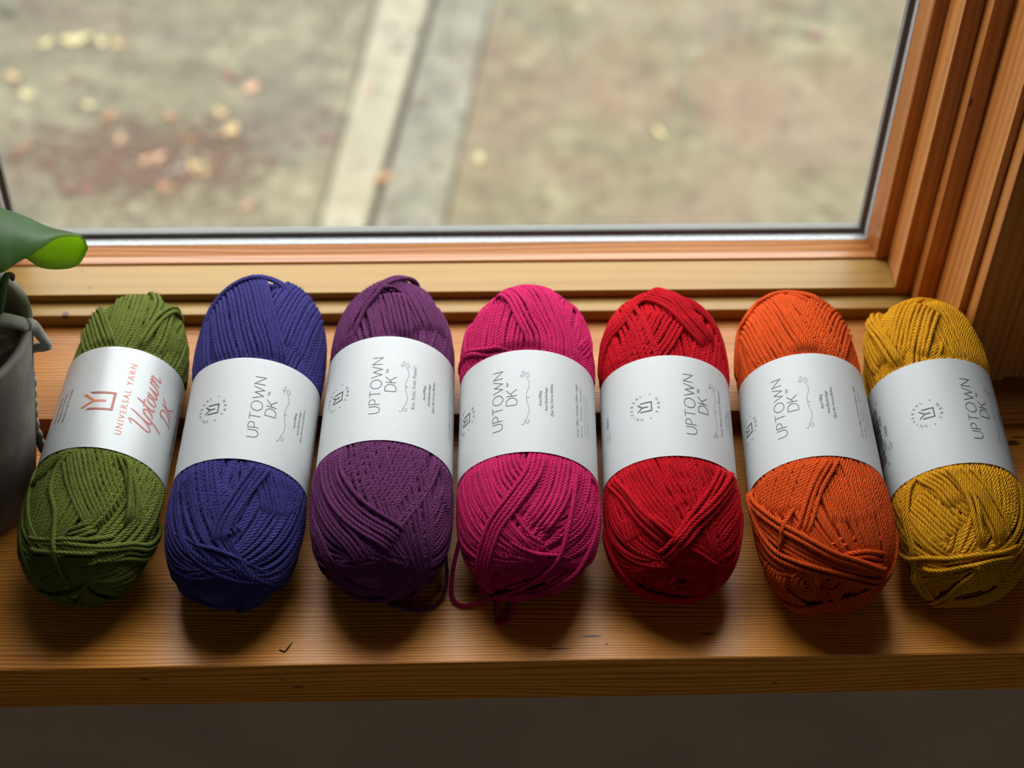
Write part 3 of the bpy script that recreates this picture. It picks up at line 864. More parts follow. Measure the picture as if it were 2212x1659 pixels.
SCRIPT_UP = [  # brush-script word, unit x-height about 0.5
    [(.05, .95), (.28, 1.08), (.22, .55), (.20, .18), (.34, .02), (.55, .22), (.72, .75), (.80, 1.10)], [(.80, 1.10), (.66, .45), (.70, .08), (.86, .06)],
    [(.98, .55), (.86, .0), (.72, -.55)], [(.93, .35), (1.12, .55), (1.26, .42), (1.20, .12), (1.02, .05)],
    [(1.26, .18), (1.42, .45), (1.56, .95)], [(1.56, .95), (1.42, .30), (1.46, .04), (1.60, .08)], [(1.32, .58), (1.74, .62)],
    [(1.92, .50), (1.74, .44), (1.70, .12), (1.86, .02), (2.02, .24), (1.98, .50), (2.14, .40)],
    [(2.14, .40), (2.18, .52), (2.14, .12), (2.24, .02), (2.40, .22), (2.50, .52)], [(2.50, .52), (2.44, .10), (2.56, .02), (2.74, .22), (2.78, .52), (2.90, .42)],
    [(2.90, .42), (2.98, .52), (2.90, .02)], [(2.93, .20), (3.12, .50), (3.22, .46), (3.18, .10), (3.26, .02), (3.40, .14)]]
SCRIPT_DK = [[(.16, .92), (.10, .05)], [(.0, .80), (.22, 1.0), (.62, .80), (.62, .30), (.34, .02), (.02, .02)], [(.92, 1.0), (.84, 0.0)], [(1.34, 1.02), (.92, .48), (1.08, .34), (1.34, .0), (1.46, .06)]]

def print_green(body, lab, parent):
    k = 2.0
    f = Flat(); emblem(f, k); f.build('emblem', body, lab, -.38, -.24, COPPER_D, parent, part_label='dark copper bracket of the emblem')
    f = Flat(); emblem_y(f, k); f.build('emblem', body, lab, -.38, -.24, COPPER, parent, part_label='copper letter Y of the emblem')
    f = Flat(); f.add(*text_mesh('UNIVERSAL YARN', .53, -.004, 0, 1.30), off=(0, -.19)); f.build('lettering', body, lab, .0, 1.22, COPPER, parent)
    f = Flat(); sh = .30
    for st in SCRIPT_UP: f.quad_strip(spline([((x - 1.7 + sh * y * .9) * 1.26, y * 1.30 - .5) for x, y in st], 22), [.06, .11, .07, .11, .06])
    f.build('script_lettering', body, lab, .2, 2.55, ROSE, parent)
    f = Flat()
    for st in SCRIPT_DK: f.quad_strip(spline([((x - .7 + sh * y * .9) * 1.0, y * 1.05 - .5) for x, y in st], 22), [.055, .09, .06, .09, .055])
    f.build('script_lettering', body, lab, .35, 4.0, ROSE, parent)
    f = Flat(); f.add(*text_mesh('ANTI PILLING ACRYLIC', .40, .006, .28, 1.05), off=(0, 0)); f.build('lettering', body, lab, .35, 5.5, BLACK, parent)
    f = Flat(); f.add(*text_mesh('MACHINE WASHABLE & DRYABLE', .31, -.006, .25), off=(0, 0)); f.build('small_print', body, lab, .3, 6.0, INK, parent)
    f = Flat()
    for i, t in enumerate(('Distributed by', 'Made in Turkey', 'Hecho en Turqu\u00eda')): f.add(*text_mesh(t, .33, -.006), off=(0, -.42 * i))
    f.build('small_print', body, lab, -.3, -3.0, INK2, parent)
    # overlapping glued seam of the sleeve
    f = Flat(); L2 = (lab.x2 - lab.x1) / 2
    f.quad_strip([(-L2 + .01, 0), (L2 - .01, 0)], .05)
    f.build('seam', body, lab, 0, -1.62, PAPER, parent, 0.03)

def make_label(body, lab, parent, mat, ph_seam):
    na, nx = 120, 10
    ph = np.linspace(0, 2 * pi, na, endpoint=False)
    xs = np.linspace(lab.x1, lab.x2, nx)
    X, PH = np.meshgrid(xs, ph, indexing='ij')
    out = lab.local(X.ravel(), PH.ravel(), 0.010); inn = lab.local(X.ravel(), PH.ravel(), -0.014)
    V = body.world(np.vstack([out, inn, out[:na], inn[:na], out[-na:], inn[-na:]]))
    zmin = np.where(V[:, 1] > 69.8, STEPZ, 0.0) + .02
    V[:, 2] = np.maximum(V[:, 2], zmin)
    q = []; n = nx * na
    for i in range(nx - 1):
        for j in range(na):
            j2 = (j + 1) % na
            a, b, c, d = i * na + j, i * na + j2, (i + 1) * na + j2, (i + 1) * na + j
            q.append((a, b, c, d)); q.append((n + d, n + c, n + b, n + a))
    for e in (0, 1):                     # cut edges of the paper, with their own vertices so they stay crisp
        o = 2 * n + 2 * e * na
        for j in range(na):
            j2 = (j + 1) % na; a, b = o + j, o + j2
            q.append((a, na + a, na + b, b) if e == 0 else (b, na + b, na + a, a))
    return mesh_np('paper_label', V, np.array(q), mat, parent)

VU = {'blue': .83, 'purple': -.55, 'pink': -1.83, 'red': .93, 'orange': -2.27, 'yellow': .93}
def make_ball(key, seed):
    D = BALLS[key]; colr, ph, sgn, words = LOOK[key]
    rng = np.random.default_rng(seed)
    b = Body(*D['p']); lab = Label(b, *D['lab'])
    root = empty('yarn_ball', (b.c[0], b.c[1], 0))
    tag(root, NEXT_TO[key], 'yarn ball', 'row of yarn balls on the sill')
    mat = yarn_mat(key + '_wool', colr)
    # inner body of the ball
    u = np.linspace(0, pi, 40); v = np.linspace(0, 2 * pi, 64, endpoint=False)
    Ug, Vg = np.meshgrid(u, v, indexing='ij')
    q = np.stack([-np.cos(Ug) * 10, np.sin(Ug) * np.sin(Vg) * 4, np.sin(Ug) * np.cos(Vg) * 4], -1).reshape(-1, 3)
    q = b.project(q); q[:, 0] *= .95; q[:, 1:] *= .88
    q = clamp_under(lab, q, .3)
    quads = [(i * 64 + j, i * 64 + (j + 1) % 64, (i + 1) * 64 + (j + 1) % 64, (i + 1) * 64 + j) for i in range(39) for j in range(64)]
    mesh_np('yarn_core', lay_above_boards(b.world(q), .05), np.array(quads), mat, root, np.zeros((len(quads) * 4, 2)))
    # two wound layers
    Vs, Qs, Us = [], [], []; off = 0
    for (N, dl, h0, rise, M, p0) in ((34, 8, -.58, .16, 100, ph + 1.7), (46, 20, -.42, .16, 110, ph + .9), (48, 33, -.25, .16, 130, ph)):
        q, n = winding(b, lab, N, dl, p0, sgn, h0, rise, M, rng)
        q = clamp_under(lab, q, STRAND + .03)
        P = lay_above_boards(b.world(q), STRAND)
        Vv, Qq, Uu = tube_arrays(P, b.vec(n), STRAND * 1.06, 6)
        Vs.append(Vv); Qs.append(Qq + off); Us.append(Uu); off += len(Vv)
    o = mesh_np('wound_yarn', np.vstack(Vs), np.vstack(Qs), mat, root, np.vstack(Us)); o['kind'] = 'stuff'
    # outer bands and crossing strands, each draped over what already lies there
    placed = []; heights = []
    Mb = 46
    fuzzP, fuzzN = [], []
    for (n, pts) in D['bands']:
        q = band_strands(b, n, pts, rng, Mb)
        nn = b.normal(q)
        lowest = -0.10 if n > 2 else -0.14
        hh = np.full((n, Mb), lowest)
        if placed:
            kd = KDTree(len(placed))
            for i, p in enumerate(placed): kd.insert(p, i)
            kd.balance()
            for i in range(n):
                for j in range(0, Mb, 1):
                    best = lowest
                    for co, idx, dist in kd.find_range(Vector(q[i, j]), .20):
                        best = max(best, heights[idx] + .205 * (1 - .45 * (dist / .20) ** 2))
                    hh[i, j] = best
            hm = hh.copy()
            for _ in range(2):
                hm[:, 1:-1] = np.maximum(hm[:, 1:-1], (hm[:, :-2] + hm[:, 2:]) / 2)
            for _ in range(11):
                hm[:, 1:-1] = hm[:, 1:-1] * .5 + (hm[:, :-2] + hm[:, 2:]) * .25
            hh = np.minimum(.55 * hm + .45 * np.maximum(hm, np.percentile(hm, 75, axis=1, keepdims=True)), .36)
        t = np.linspace(0, 1, Mb)
        ln = np.linalg.norm(np.diff(q, axis=1), axis=2).sum(1)[:, None]
        e = np.minimum(t, 1 - t)[None] * ln
        dive = np.clip(1 - e / .8, 0, 1) ** 2 * .42
        for i in range(n):
            for j in range(Mb):
                placed.append(Vector(q[i, j])); heights.append(float(hh[i, j]))
        ql = q + nn * (hh - dive)[..., None]
        ql = clamp_under(lab, ql, STRAND + .02)
        P = lay_above_boards(b.world(ql), STRAND)
        Nw = b.vec(nn)
        Vv, Qq, Uu = tube_arrays(P, Nw, STRAND, 8)
        nm = 'yarn_band' if n > 2 else 'crossing_strand'
        o = mesh_np(nm, Vv, Qq, mat, root, Uu)
        if n > 2: o['kind'] = 'stuff'
        fuzzP.append((P + Nw * STRAND * .8).reshape(-1, 3)); fuzzN.append(Nw.reshape(-1, 3))
    # stray fibres standing off the strands
    FP = np.vstack(fuzzP); FN = np.vstack(fuzzN)
    ax = (FP - b.c) @ b.a
    free = (ax < lab.x1 - .25) | (ax > lab.x2 + .25)
    FP, FN = FP[free], FN[free]
    nf = 2600
    idx = rng.integers(0, len(FP), nf)
    p0 = FP[idx] + rng.normal(0, .05, (nf, 3)); n0 = FN[idx]
    d1 = n0 * rng.uniform(.3, 1.0, (nf, 1)) + rng.normal(0, .8, (nf, 3)); d1 /= np.linalg.norm(d1, axis=1, keepdims=True)
    d2 = d1 + rng.normal(0, .6, (nf, 3)); ln = rng.uniform(.08, .30, (nf, 1))
    p1 = p0 + d1 * ln * .55; p2 = p1 + d2 * ln * .4
    P = np.stack([p0, p1, p2], 1)
    Nr = np.cross(d1, rng.normal(0, 1, (nf, 3)));  Nr = np.repeat(Nr[:, None], 3, 1)
    r = np.array([.0045, .0038, .0015])[None].repeat(nf, 0)
    Vv, Qq, Uu = tube_arrays(P, Nr, r, 3)
    o = mesh_np('stray_fibres', Vv, Qq, mat, root, Uu); o['kind'] = 'stuff'
    # paper sleeve and its print
    pl = make_label(b, lab, root, PAPER_G if key == 'green' else PAPER, 0)
    pl['who'] = key
    if key == 'green': print_green(b, lab, pl)
    else: print_white(b, lab, pl, VU[key], knit=key in ('purple', 'red'))
    del pl['who']
    # loose ends lying on the sill
    if key == 'pink':
        pts = [(.7, 60.4, 2.2), (.25, 59.2, 1.0), (.05, 58.0, .35), (.22, 57.1, .16), (.8, 56.75, .15), (1.7, 56.95, .3), (2.5, 57.1, .62), (2.62, 56.6, .45), (2.54, 55.95, .16), (2.62, 55.55, .14), (2.9, 55.5, .14), (3.2, 55.85, .15), (3.45, 56.3, .4), (3.6, 57.2, .8)]
        tube('loose_strand', pts, STRAND * .95, mat, root, 90, 8)
    if key == 'purple':
        pts = [(-3.9, 57.3, .5), (-3.3, 56.85, .18), (-2.78, 56.75, .14), (-1.9, 56.5, .13), (-1.0, 56.7, .13), (-.4, 57.4, .3), (-.2, 58.1, .9), (-.25, 58.9, 2.0), (-.5, 59.8, 3.2)]
        tube('loose_strand', pts, STRAND * .8, mat, root, 70, 8)
    return root

for i, key in enumerate(BALLS): make_ball(key, 11 + i)

# ---------------------------------------------------------------- outside: concrete paving with a joint, and fallen leaves
GZ = -185.0
def concrete(name, a, b, c, stain, amt):
    m, N, L, B = nt(name)
    n1 = noise(N, L, coords(N, L, (1, 1, 1)), 6, 5.0, 0.6)
    n2 = noise(N, L, coords(N, L, (1, 1, 1)), 45, 4.0, 0.65)
    n3 = noise(N, L, coords(N, L, (1, 1, 1)), 2.2, 3.0, 0.5)
    n4 = noise(N, L, coords(N, L, (1, 1, 1)), 17, 3.0, 0.6)
    r = ramp(N, [(0.36, a), (0.51, b), (0.64, c)]); L.new(math_n(N, L, 'ADD', math_n(N, L, 'ADD', math_n(N, L, 'MULTIPLY', n1, .3), math_n(N, L, 'MULTIPLY', n4, .45)), math_n(N, L, 'MULTIPLY', n2, .25)), r.inputs[0])
    r3 = ramp(N, [(0.46, (0, 0, 0, 1)), (0.62, (1, 1, 1, 1))]); L.new(n3, r3.inputs[0])
    col = mix_c(N, L, math_n(N, L, 'MULTIPLY', r3.outputs[0], amt), r.outputs[0], stain)
    L.new(col, B.inputs['Base Color']); B.inputs['Roughness'].default_value = 0.85
    bp = N.new('ShaderNodeBump'); bp.inputs['Distance'].default_value = 0.004; bp.inputs['Strength'].default_value = 0.5
    L.new(n2, bp.inputs['Height']); L.new(bp.outputs[0], B.inputs['Normal'])
    return m
CONC_L = concrete('concrete_left', (0.036, 0.030, 0.016, 1), (0.074, 0.064, 0.037, 1), (0.122, 0.108, 0.066, 1), (0.050, 0.036, 0.022, 1), .55)
CONC_R = concrete('concrete_right', (0.038, 0.030, 0.014, 1), (0.070, 0.058, 0.030, 1), (0.115, 0.099, 0.058, 1), (0.090, 0.058, 0.038, 1), .55)
STRIP_A = concrete('edging_light', (0.092, 0.081, 0.054, 1), (0.133, 0.118, 0.079, 1), (0.162, 0.146, 0.103, 1), (0.111, 0.093, 0.060, 1), .4)
STRIP_B = concrete('edging_dirty', (0.043, 0.040, 0.026, 1), (0.086, 0.079, 0.055, 1), (0.126, 0.119, 0.086, 1), (0.072, 0.062, 0.038, 1), .6)
DIRT = plain('joint_dirt', (0.035, 0.028, 0.018, 1), 0.95, 0, 60, 0.4)
pav = empty('ground_paving', (0, 300, GZ)); struct(pav, 'concrete paving outside with a dark joint between two edging strips')
def lx(line, y):
    (xa, ya), (xb, yb) = line; return xa + (xb - xa) * (y - ya) / (yb - ya)
EL = ((-29.4, 302.3), (-17.8, 392.6)); SM = ((-17.6, 302.1), (-2.9, 392.6)); ER = ((-.4, 301.9), (12.9, 392.5))
def slab(name, la, lb, da, db, y0, y1, top, mat):
    bm = bmesh.new()
    fa = (lambda y: da) if la is None else (lambda y: lx(la, y) + da)
    fb = (lambda y: db) if lb is None else (lambda y: lx(lb, y) + db)
    pts = [(fa(y0), y0), (fb(y0), y0), (fb(y1), y1), (fa(y1), y1)]
    t = [bm.verts.new((x, y, top)) for x, y in pts]; o = [bm.verts.new((x, y, GZ - 12)) for x, y in pts]
    bm.faces.new(t); bm.faces.new(o[::-1])
    for i in range(4): bm.faces.new((t[i], o[i], o[(i + 1) % 4], t[(i + 1) % 4]))
    bmesh.ops.bevel(bm, geom=[e for e in bm.edges if e.verts[0].co.z > GZ - 5 and e.verts[1].co.z > GZ - 5], offset=.5, segments=2, affect='EDGES')
    return from_bm(name, bm, mat, pav)
Y0, Y1 = 87, 900
slab('concrete_slab', None, EL, -900, -.15, Y0, Y1, GZ, CONC_L)
slab('edging_strip', EL, SM, .15, -.9, Y0, Y1, GZ + .2, STRIP_A)
slab('edging_strip', SM, ER, .9, -.15, Y0, Y1, GZ + .1, STRIP_B)
slab('concrete_slab', ER, None, .15, 900, Y0, Y1, GZ, CONC_R)
slab('joint_dirt', SM, SM, -2, 2, Y0, Y1, GZ - 2.2, DIRT)
slab('far_ground', None, None, -2500, 2500, Y1, 3200, GZ - .2, CONC_L)

def leaf_mat(name, col):
    m, N, L, B = nt(name)
    f = noise(N, L, coords(N, L, (1, 1, 1)), 120, 3.0)
    r = ramp(N, [(0.3, tuple(c * .7 for c in col) + (1,)), (0.7, tuple(min(1, c * 1.2) for c in col) + (1,))]); L.new(f, r.inputs[0])
    L.new(r.outputs[0], B.inputs['Base Color']); B.inputs['Roughness'].default_value = .7
    return m
LEAFM = {
    'pale yellow': leaf_mat('leaf_pale_yellow', (0.248, 0.207, 0.099)), 'tan': leaf_mat('leaf_tan', (0.226, 0.153, 0.068)),
    'orange': leaf_mat('leaf_orange', (0.170, 0.078, 0.034)), 'peach': leaf_mat('leaf_peach', (0.248, 0.135, 0.077)),
    'brown': leaf_mat('leaf_brown', (0.063, 0.030, 0.014)), 'red': leaf_mat('leaf_red', (0.085, 0.030, 0.022)),
    'greyish white': leaf_mat('leaf_greyish', (0.203, 0.180, 0.149)), 'dark green': leaf_mat('leaf_dark_green', (0.027, 0.032, 0.014)),
}
def leaf_shape(ln, wd, curl, rng):
    n = 7; V = []; F = []
    for i in range(n):
        t = i / (n - 1); x = (t - .5) * ln; w = wd * .5 * (sin(pi * min(1, t * .93 + .04)) ** .8) * (1 - .25 * t)
        z = curl * ((t - .45) ** 2 * 2.2) * ln * .5 + .25
        V += [(x, -w, z + .30 * curl * w), (x, 0, z), (x, w, z + .42 * curl * w)]
        if i: 
            b = 3 * (i - 1)
            F += [(b, b + 3, b + 4, b + 1), (b + 1, b + 4, b + 5, b + 2)]
    return V, F
LEAVES = [ # ground x, y, colour, length, where it lies
    (-58.9, 321.1, 'tan', 6.5, 'largest, in the brown litter patch left of the joint'), (-70.2, 324.7, 'peach', 6, 'in the middle of the brown litter patch'),
    (-78.8, 331.8, 'peach', 4.5, 'at the left rim of the brown litter patch'), (-62.2, 332.6, 'orange', 4, 'on the far rim of the brown litter patch'),
    (-49.0, 352.9, 'peach', 5, 'lying alone beyond the litter patch'), (-54.1, 357.8, 'red', 5, 'beside the lone peach leaf beyond the litter'),
    (-52.8, 335.2, 'tan', 6, 'at the right end of the litter patch'), (-56.3, 332.5, 'brown', 6, 'dark and curled at the right end of the litter patch'),
    (-56.8, 325.4, 'pale yellow', 3.5, 'small, right of the largest tan leaf'), (-104.1, 350.5, 'pale yellow', 4.2, 'near the left edge of the window view'),
    (-108.8, 358.2, 'tan', 4.2, 'farthest left, above a pale yellow leaf'), (-88.1, 346.6, 'pale yellow', 3.2, 'small, beyond the left end of the litter'),
    (-102.9, 373.1, 'pale yellow', 4, 'left end of the far row of four leaves'), (-95.3, 373.7, 'pale yellow', 7.5, 'long, in the far row of four leaves'),
    (-88.7, 373.0, 'pale yellow', 4, 'third in the far row of four leaves'), (-84.4, 372.4, 'tan', 4, 'right end of the far row of four leaves'),
    (-67.6, 341.7, 'orange', 3.6, 'behind the litter patch, nearest its middle'), (-55.1, 342.6, 'tan', 4, 'behind the right end of the litter patch'),
    (-82.9, 341.9, 'orange', 4, 'behind the left end of the litter patch'), (-65.8, 314.3, 'orange', 4, 'in front of the litter patch'),
    (-84.1, 312.8, 'red', 4.5, 'nearest the window, left of the litter'), (-88.6, 314.2, 'brown', 5, 'beside the reddish leaf nearest the window'),
    (-29.0, 332.3, 'red', 4.2, 'against the left side of the pale edging strip'), (-18.8, 351.7, 'peach', 3, 'small, on the pale edging strip'),
    (8.1, 324.2, 'pale yellow', 4.2, 'round, just right of the dirty edging strip'), (-14.9, 317.5, 'orange', 4.5, 'caught in the dark joint'),
    (52.8, 334.2, 'pale yellow', 4, 'alone on the stained right hand slab'), (97.7, 374.9, 'red', 5, 'at the far right of the paving'),
    (-64.3, 320.8, 'greyish white', 4, 'left of the largest tan leaf'), (-62.7, 326.7, 'greyish white', 4, 'behind the largest tan leaf'),
    (-101.7, 328.5, 'brown', 7, 'dark, at the left edge beside the litter'), (-93.5, 357.1, 'brown', 4, 'dark, between the far row and the litter'),
    (-115.3, 386.7, 'dark green', 6, 'at the top left corner of the view'), (-46.9, 307.4, 'peach', 3.5, 'nearest the window, right of the litter'),
]
rng = random.Random(3)
for (x, y, c, ln, where) in LEAVES:
    V, F = leaf_shape(ln * 1.1, ln * rng.uniform(.5, .72), rng.uniform(.4, 1.0), rng)
    a = rng.uniform(0, 2 * pi) if ln < 7 or c == 'brown' else 0.1
    V = np.array([(x + cos(a) * p - sin(a) * q, y + sin(a) * p + cos(a) * q, GZ + (.35 if -30 < x < 14 else .1) + max(0, r) * .8) for p, q, r in V])
    o = mesh_np('fallen_leaf', V, np.array(F), LEAFM[c])
    tag(o, f'{c} fallen leaf, {where}', 'leaf', 'fallen leaves on the paving')
# crumbled litter nobody could count
V, F = [], []
rr = np.random.default_rng(9)
for i in range(900):
    x, y = rr.normal(-71, 13), rr.normal(325, 8)
    if i > 740: x, y = rr.uniform(-120, 120), rr.uniform(295, 400)
    v, f = leaf_shape(rr.uniform(1.2, 3.0), rr.uniform(.8, 1.8), rr.uniform(.3, 1), None); a = rr.uniform(0, 6.3); b0 = len(V)
    V += [(x + cos(a) * p - sin(a) * q, y + sin(a) * p + cos(a) * q, GZ + .3 + r * .6) for p, q, r in v]; F += [tuple(b0 + j for j in k) for k in f]
litter = mesh_np('leaf_litter', np.array(V), np.array(F), leaf_mat('litter', (0.060, 0.030, 0.017)))
tag(litter, 'crumbled brown leaf litter scattered on the concrete', 'leaf litter', kind='stuff')

# ---------------------------------------------------------------- potted plant at the left
POTX, POTY = -28.0, 65.4
plant = empty('potted_plant', (POTX, POTY, 0))
tag(plant, 'potted broad-leaved plant in a grey concrete pot, cut by the left edge', 'plant')
def pot_mat():
    m, N, L, B = nt('grey_concrete')
    f = noise(N, L, coords(N, L, (1, 1, .6)), 32, 5.0, .6)
    r = ramp(N, [(0.32, (0.095, 0.082, 0.064, 1)), (0.55, (0.145, 0.128, 0.103, 1)), (0.75, (0.24, 0.215, 0.175, 1))]); L.new(f, r.inputs[0])
    L.new(r.outputs[0], B.inputs['Base Color']); B.inputs['Roughness'].default_value = .8
    bp = N.new('ShaderNodeBump'); bp.inputs['Distance'].default_value = .001; bp.inputs['Strength'].default_value = .4
    L.new(f, bp.inputs['Height']); L.new(bp.outputs[0], B.inputs['Normal'])
    return m
POT = pot_mat()
prof = [(0.0, .05), (3.6, .05), (3.85, .3), (4.3, 3), (4.85, 6.5), (5.35, 9.5), (5.75, 12), (5.95, 13.2), (5.95, 13.45), (5.75, 13.5), (5.5, 13.4), (5.3, 12.6), (5.0, 11.2), (4.8, 10.4), (0.0, 10.4)]
na = 72; V = []; Q = []
for i, (r, z) in enumerate(prof):
    for j in range(na):
        a = 2 * pi * j / na; V.append((POTX + r * cos(a), POTY + r * sin(a), z))
    if i:
        for j in range(na): Q.append(((i - 1) * na + j, (i - 1) * na + (j + 1) % na, i * na + (j + 1) % na, i * na + j))
mesh_np('pot', np.array(V), np.array(Q), POT, plant)
# soil
V = [(POTX, POTY, 11.4)]; T = []; rr = np.random.default_rng(2)
for k in range(1, 8):
    for j in range(48):
        a = 2 * pi * j / 48; r = 5.03 * k / 7; V.append((POTX + r * cos(a), POTY + r * sin(a), 11.2 + rr.uniform(-.18, .25) * (k < 7)))
Qs = [(1 + (k - 1) * 48 + j, 1 + (k - 1) * 48 + (j + 1) % 48, 1 + k * 48 + (j + 1) % 48, 1 + k * 48 + j) for k in range(1, 7) for j in range(48)]
T = [(0, 1 + j, 1 + (j + 1) % 48) for j in range(48)]
mesh_np('soil', np.array(V), np.array(Qs), plain('bark_soil', (0.035, 0.022, 0.014, 1), .95, 0, 150, .5), plant, None, False, np.array(T))

def leafy(name, c_top, c_trans):
    m, N, L, B = nt(name)
    out = [n for n in N if n.type == 'OUTPUT_MATERIAL'][0]
    f = noise(N, L, coords(N, L, (1, 1, 1)), 70, 4.0)
    r = ramp(N, [(0.3, tuple(c * .75 for c in c_top) + (1,)), (0.7, tuple(c * 1.2 for c in c_top) + (1,))]); L.new(f, r.inputs[0]); L.new(r.outputs[0], B.inputs['Base Color'])
    B.inputs['Roughness'].default_value = .45
    tr = N.new('ShaderNodeBsdfTranslucent'); tr.inputs[0].default_value = c_trans + (1,)
    mx = N.new('ShaderNodeMixShader'); mx.inputs[0].default_value = .55
    L.new(B.outputs[0], mx.inputs[1]); L.new(tr.outputs[0], mx.inputs[2]); L.new(mx.outputs[0], out.inputs[0])
    return m
LEAFY = leafy('orchid_leaf', (0.100, 0.150, 0.085), (0.50, 0.72, 0.012))
STEM = leafy('orchid_stem', (0.12, 0.16, 0.05), (0.15, 0.22, 0.03))

# big leaf folded along its ridge: the near half lies towards the room, the far half hangs down, lit from behind
def big_leaf():
    ns, nw = 40, 15
    RIDGE = [(-29.2, 65.8, 16.6), (-27.6, 66.2, 20.6), (-25.56, 66.6, 22.0), (-23.89, 67.2, 21.01), (-22.78, 67.6, 19.96), (-21.77, 67.8, 19.24), (-20.74, 67.9, 18.45), (-19.64, 68.0, 18.0), (-19.1, 68.1, 17.62), (-18.98, 68.3, 16.69)]
    NEAR = [(-29.1, 65.4, 16.4), (-27.6, 64.6, 19.2), (-25.7, 64.4, 19.5), (-23.9, 64.4, 18.52), (-22.59, 64.6, 18.32), (-21.99, 65.2, 18.34), (-21.05, 66.0, 18.43), (-20.06, 67.2, 18.36), (-19.1, 68.1, 17.62), (-18.98, 68.3, 16.69)]
    FAR = [(-29.3, 66.2, 16.4), (-28.4, 68.0, 17.4), (-27.14, 68.6, 17.0), (-25.26, 69.0, 15.97), (-23.9, 69.2, 15.61), (-22.87, 69.3, 15.27), (-21.93, 69.2, 14.51), (-20.73, 69.0, 14.54), (-19.81, 68.8, 15.02), (-18.99, 68.3, 16.63)]
    def samp(P):
        P = np.array(P); k = np.linspace(0, len(P) - 1, ns); Q_ = spline_par(P, k); return Q_
    def spline_par(P, k):
        Qx = np.vstack([2 * P[0] - P[1], P, 2 * P[-1] - P[-2]]); o = []
        for v in k:
            i = min(int(v), len(P) - 2); t = v - i; p0, p1, p2, p3 = Qx[i:i + 4]
            o.append(0.5 * (2 * p1 + (p2 - p0) * t + (2 * p0 - 5 * p1 + 4 * p2 - p3) * t * t + (3 * p1 - p0 - 3 * p2 + p3) * t ** 3))
        return np.array(o)
    ridge, nearp, farp = samp(RIDGE), samp(NEAR), samp(FAR)
    V = []; Q = []
    for i in range(ns):
        for j in range(nw):
            s = j / (nw - 1) * 2 - 1
            if s <= 0:
                d = -s; p = ridge[i] * (1 - d) + nearp[i] * d; bul = np.linalg.norm(nearp[i] - ridge[i]) * .20 * sin(pi * d)
                p = p + np.array([.1, -.45, .85]) * bul
            else:
                d = s; p = ridge[i] * (1 - d) + farp[i] * d; bul = np.linalg.norm(farp[i] - ridge[i]) * .22 * sin(pi * d)
                p = p + np.array([.1, .95, .2]) * bul
            V.append(p)
    for i in range(ns - 1):
        for j in range(nw - 1):
            Q.append((i * nw + j, i * nw + j + 1, (i + 1) * nw + j + 1, (i + 1) * nw + j))
    V = np.array(V); n = len(V)
    o = mesh_np('leaf', V, np.array(Q), LEAFY, plant)
    md = o.modifiers.new('thick', 'SOLIDIFY'); md.thickness = .0012; md.offset = 0
    return o, ridge
lf, ridge = big_leaf()
tube('leaf_stalk', [(POTX - .4, POTY + .2, 11.0), (POTX - .6, POTY + .3, 13.5), (-29.2, 65.8, 16.7)], [.55, .45, .4], STEM, plant, 24, 10)
tube('shoot', [(-24.6, 65.9, 11.1), (-24.0, 65.9, 13.2), (-23.4, 66.0, 15.2), (-23.05, 66.5, 16.2), (-22.88, 66.8, 16.3)], [.30, .26, .24, .27, .16], STEM, plant, 40, 10)
tube('shoot_tip', [(-22.95, 66.7, 16.32), (-22.8, 66.8, 16.1), (-22.78, 66.8, 15.75)], [.15, .19, .08], plain('bud_brown', (0.09, 0.03, 0.018, 1), .7), plant, 14, 8)
# a second leaf, mostly behind the rim
def small_leaf(name, pts, wid, mat):
    c = spline(pts, 18); V = []; Q = []
    for i, p in enumerate(c):
        t = i / 17; w = wid * (sin(pi * min(1, .12 + t * .88)) ** .7)
        for s in (-1, -.5, 0, .5, 1): V.append(p + np.array([.15 * s * w, s * w, -.25 * abs(s) * w]))
        if i:
            for j in range(4): Q.append(((i - 1) * 5 + j, (i - 1) * 5 + j + 1, i * 5 + j + 1, i * 5 + j))
    o = mesh_np(name, np.array(V), np.array(Q), mat, plant)
    md = o.modifiers.new('thick', 'SOLIDIFY'); md.thickness = .0012
    return o
small_leaf('leaf', [(-28.9, 65.2, 12.4), (-31.5, 64.5, 16), (-35, 63.5, 17.5), (-38.5, 62.8, 16.2)], 2.2, LEAFY)
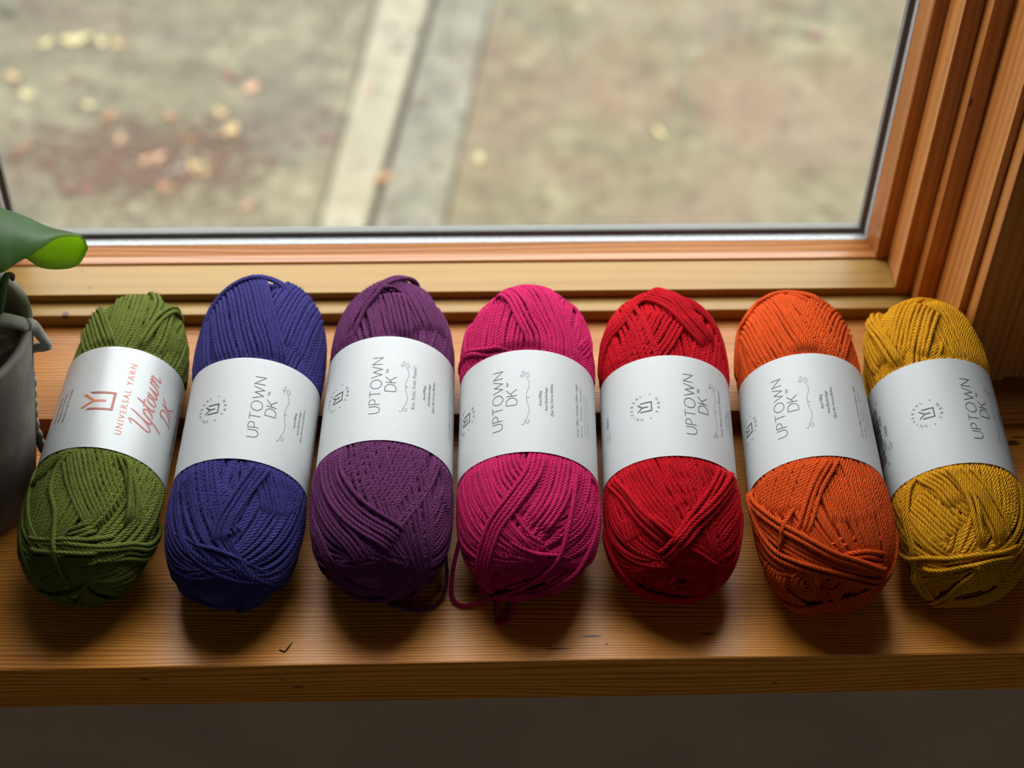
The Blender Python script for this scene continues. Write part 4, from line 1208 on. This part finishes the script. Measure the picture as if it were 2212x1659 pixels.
# grey cord tied round the rim: a strap over the rim, a twisted handle at the side, a braid running down behind
CORD = plain('grey_cord', (0.31, 0.30, 0.26, 1), .85, 0, 180, .3, .0006)
tube('rim_strap', [(-34.2, 65.4, 13.6), (-32, 65.5, 14.2), (-28, 65.6, 14.4), (-24.5, 65.6, 14.25), (-22.7, 65.6, 13.85), (-22.15, 65.65, 13.4)], [.5, .5, .5, .5, .48, .42], CORD, plant, 50, 12, .6)
tube('cord_handle', [(-22.3, 65.6, 13.7), (-22.05, 65.9, 13.3), (-21.85, 66.0, 12.6), (-21.6, 66.0, 11.9), (-21.46, 66.0, 11.7)], [.36, .34, .3, .28, .26], CORD, plant, 40, 10)
tube('cord_handle', [(-21.40, 66.0, 11.74), (-21.75, 66.0, 11.62), (-22.3, 66.0, 11.55), (-22.95, 66.0, 11.2)], [.24, .27, .28, .3], CORD, plant, 30, 10)
for k in range(3):
    pts = []
    for i in range(15):
        t = i / 14; a = 2 * pi * (t * 3.2 + k / 3)
        base = spline([(-23.3, 67.4, 8.2), (-23.6, 67.1, 6.0), (-23.75, 66.9, 4.4), (-23.5, 66.6, 2.9), (-22.9, 66.4, 1.2)], 15)[i]
        pts.append(base + np.array([.17 * cos(a), 0, .17 * sin(a)]))
    tube('cord_braid', pts, .17, CORD, plant, 60, 8)

# white rope whose loops just enter the picture at the left
ROPE = plain('white_rope', (0.62, 0.60, 0.54, 1), .8, 0, 200, .2, .0006)
o = tube('white_rope', [(-32, 57.75, .45), (-28.6, 56.95, .45), (-26.75, 56.55, .45), (-26.3, 57.15, .45), (-27.2, 58.15, .45), (-28.2, 59.15, 1.4), (-26.9, 59.75, 3.4), (-25.75, 60.65, 4.9), (-25.6, 60.75, 5.7), (-26.3, 60.15, 6.6), (-28.2, 59.35, 7.4), (-31, 59.15, 7.2)], .45, ROPE, None, 120, 12)
tag(o, 'thick white rope in front of the grey pot, at the left edge', 'rope')

# dry pine needle on the sill
o = tube('pine_needle', [(-9.35, 54.12, .05), (-9.04, 53.99, .04), (-8.85, 54.25, .06), (-8.64, 54.59, .05)], [.03, .045, .035, .02], plain('needle_brown', (0.05, 0.018, 0.008, 1), .7), None, 20, 6)
tag(o, 'bent dark dry needle lying on the sill in front of the purple ball', 'needle')
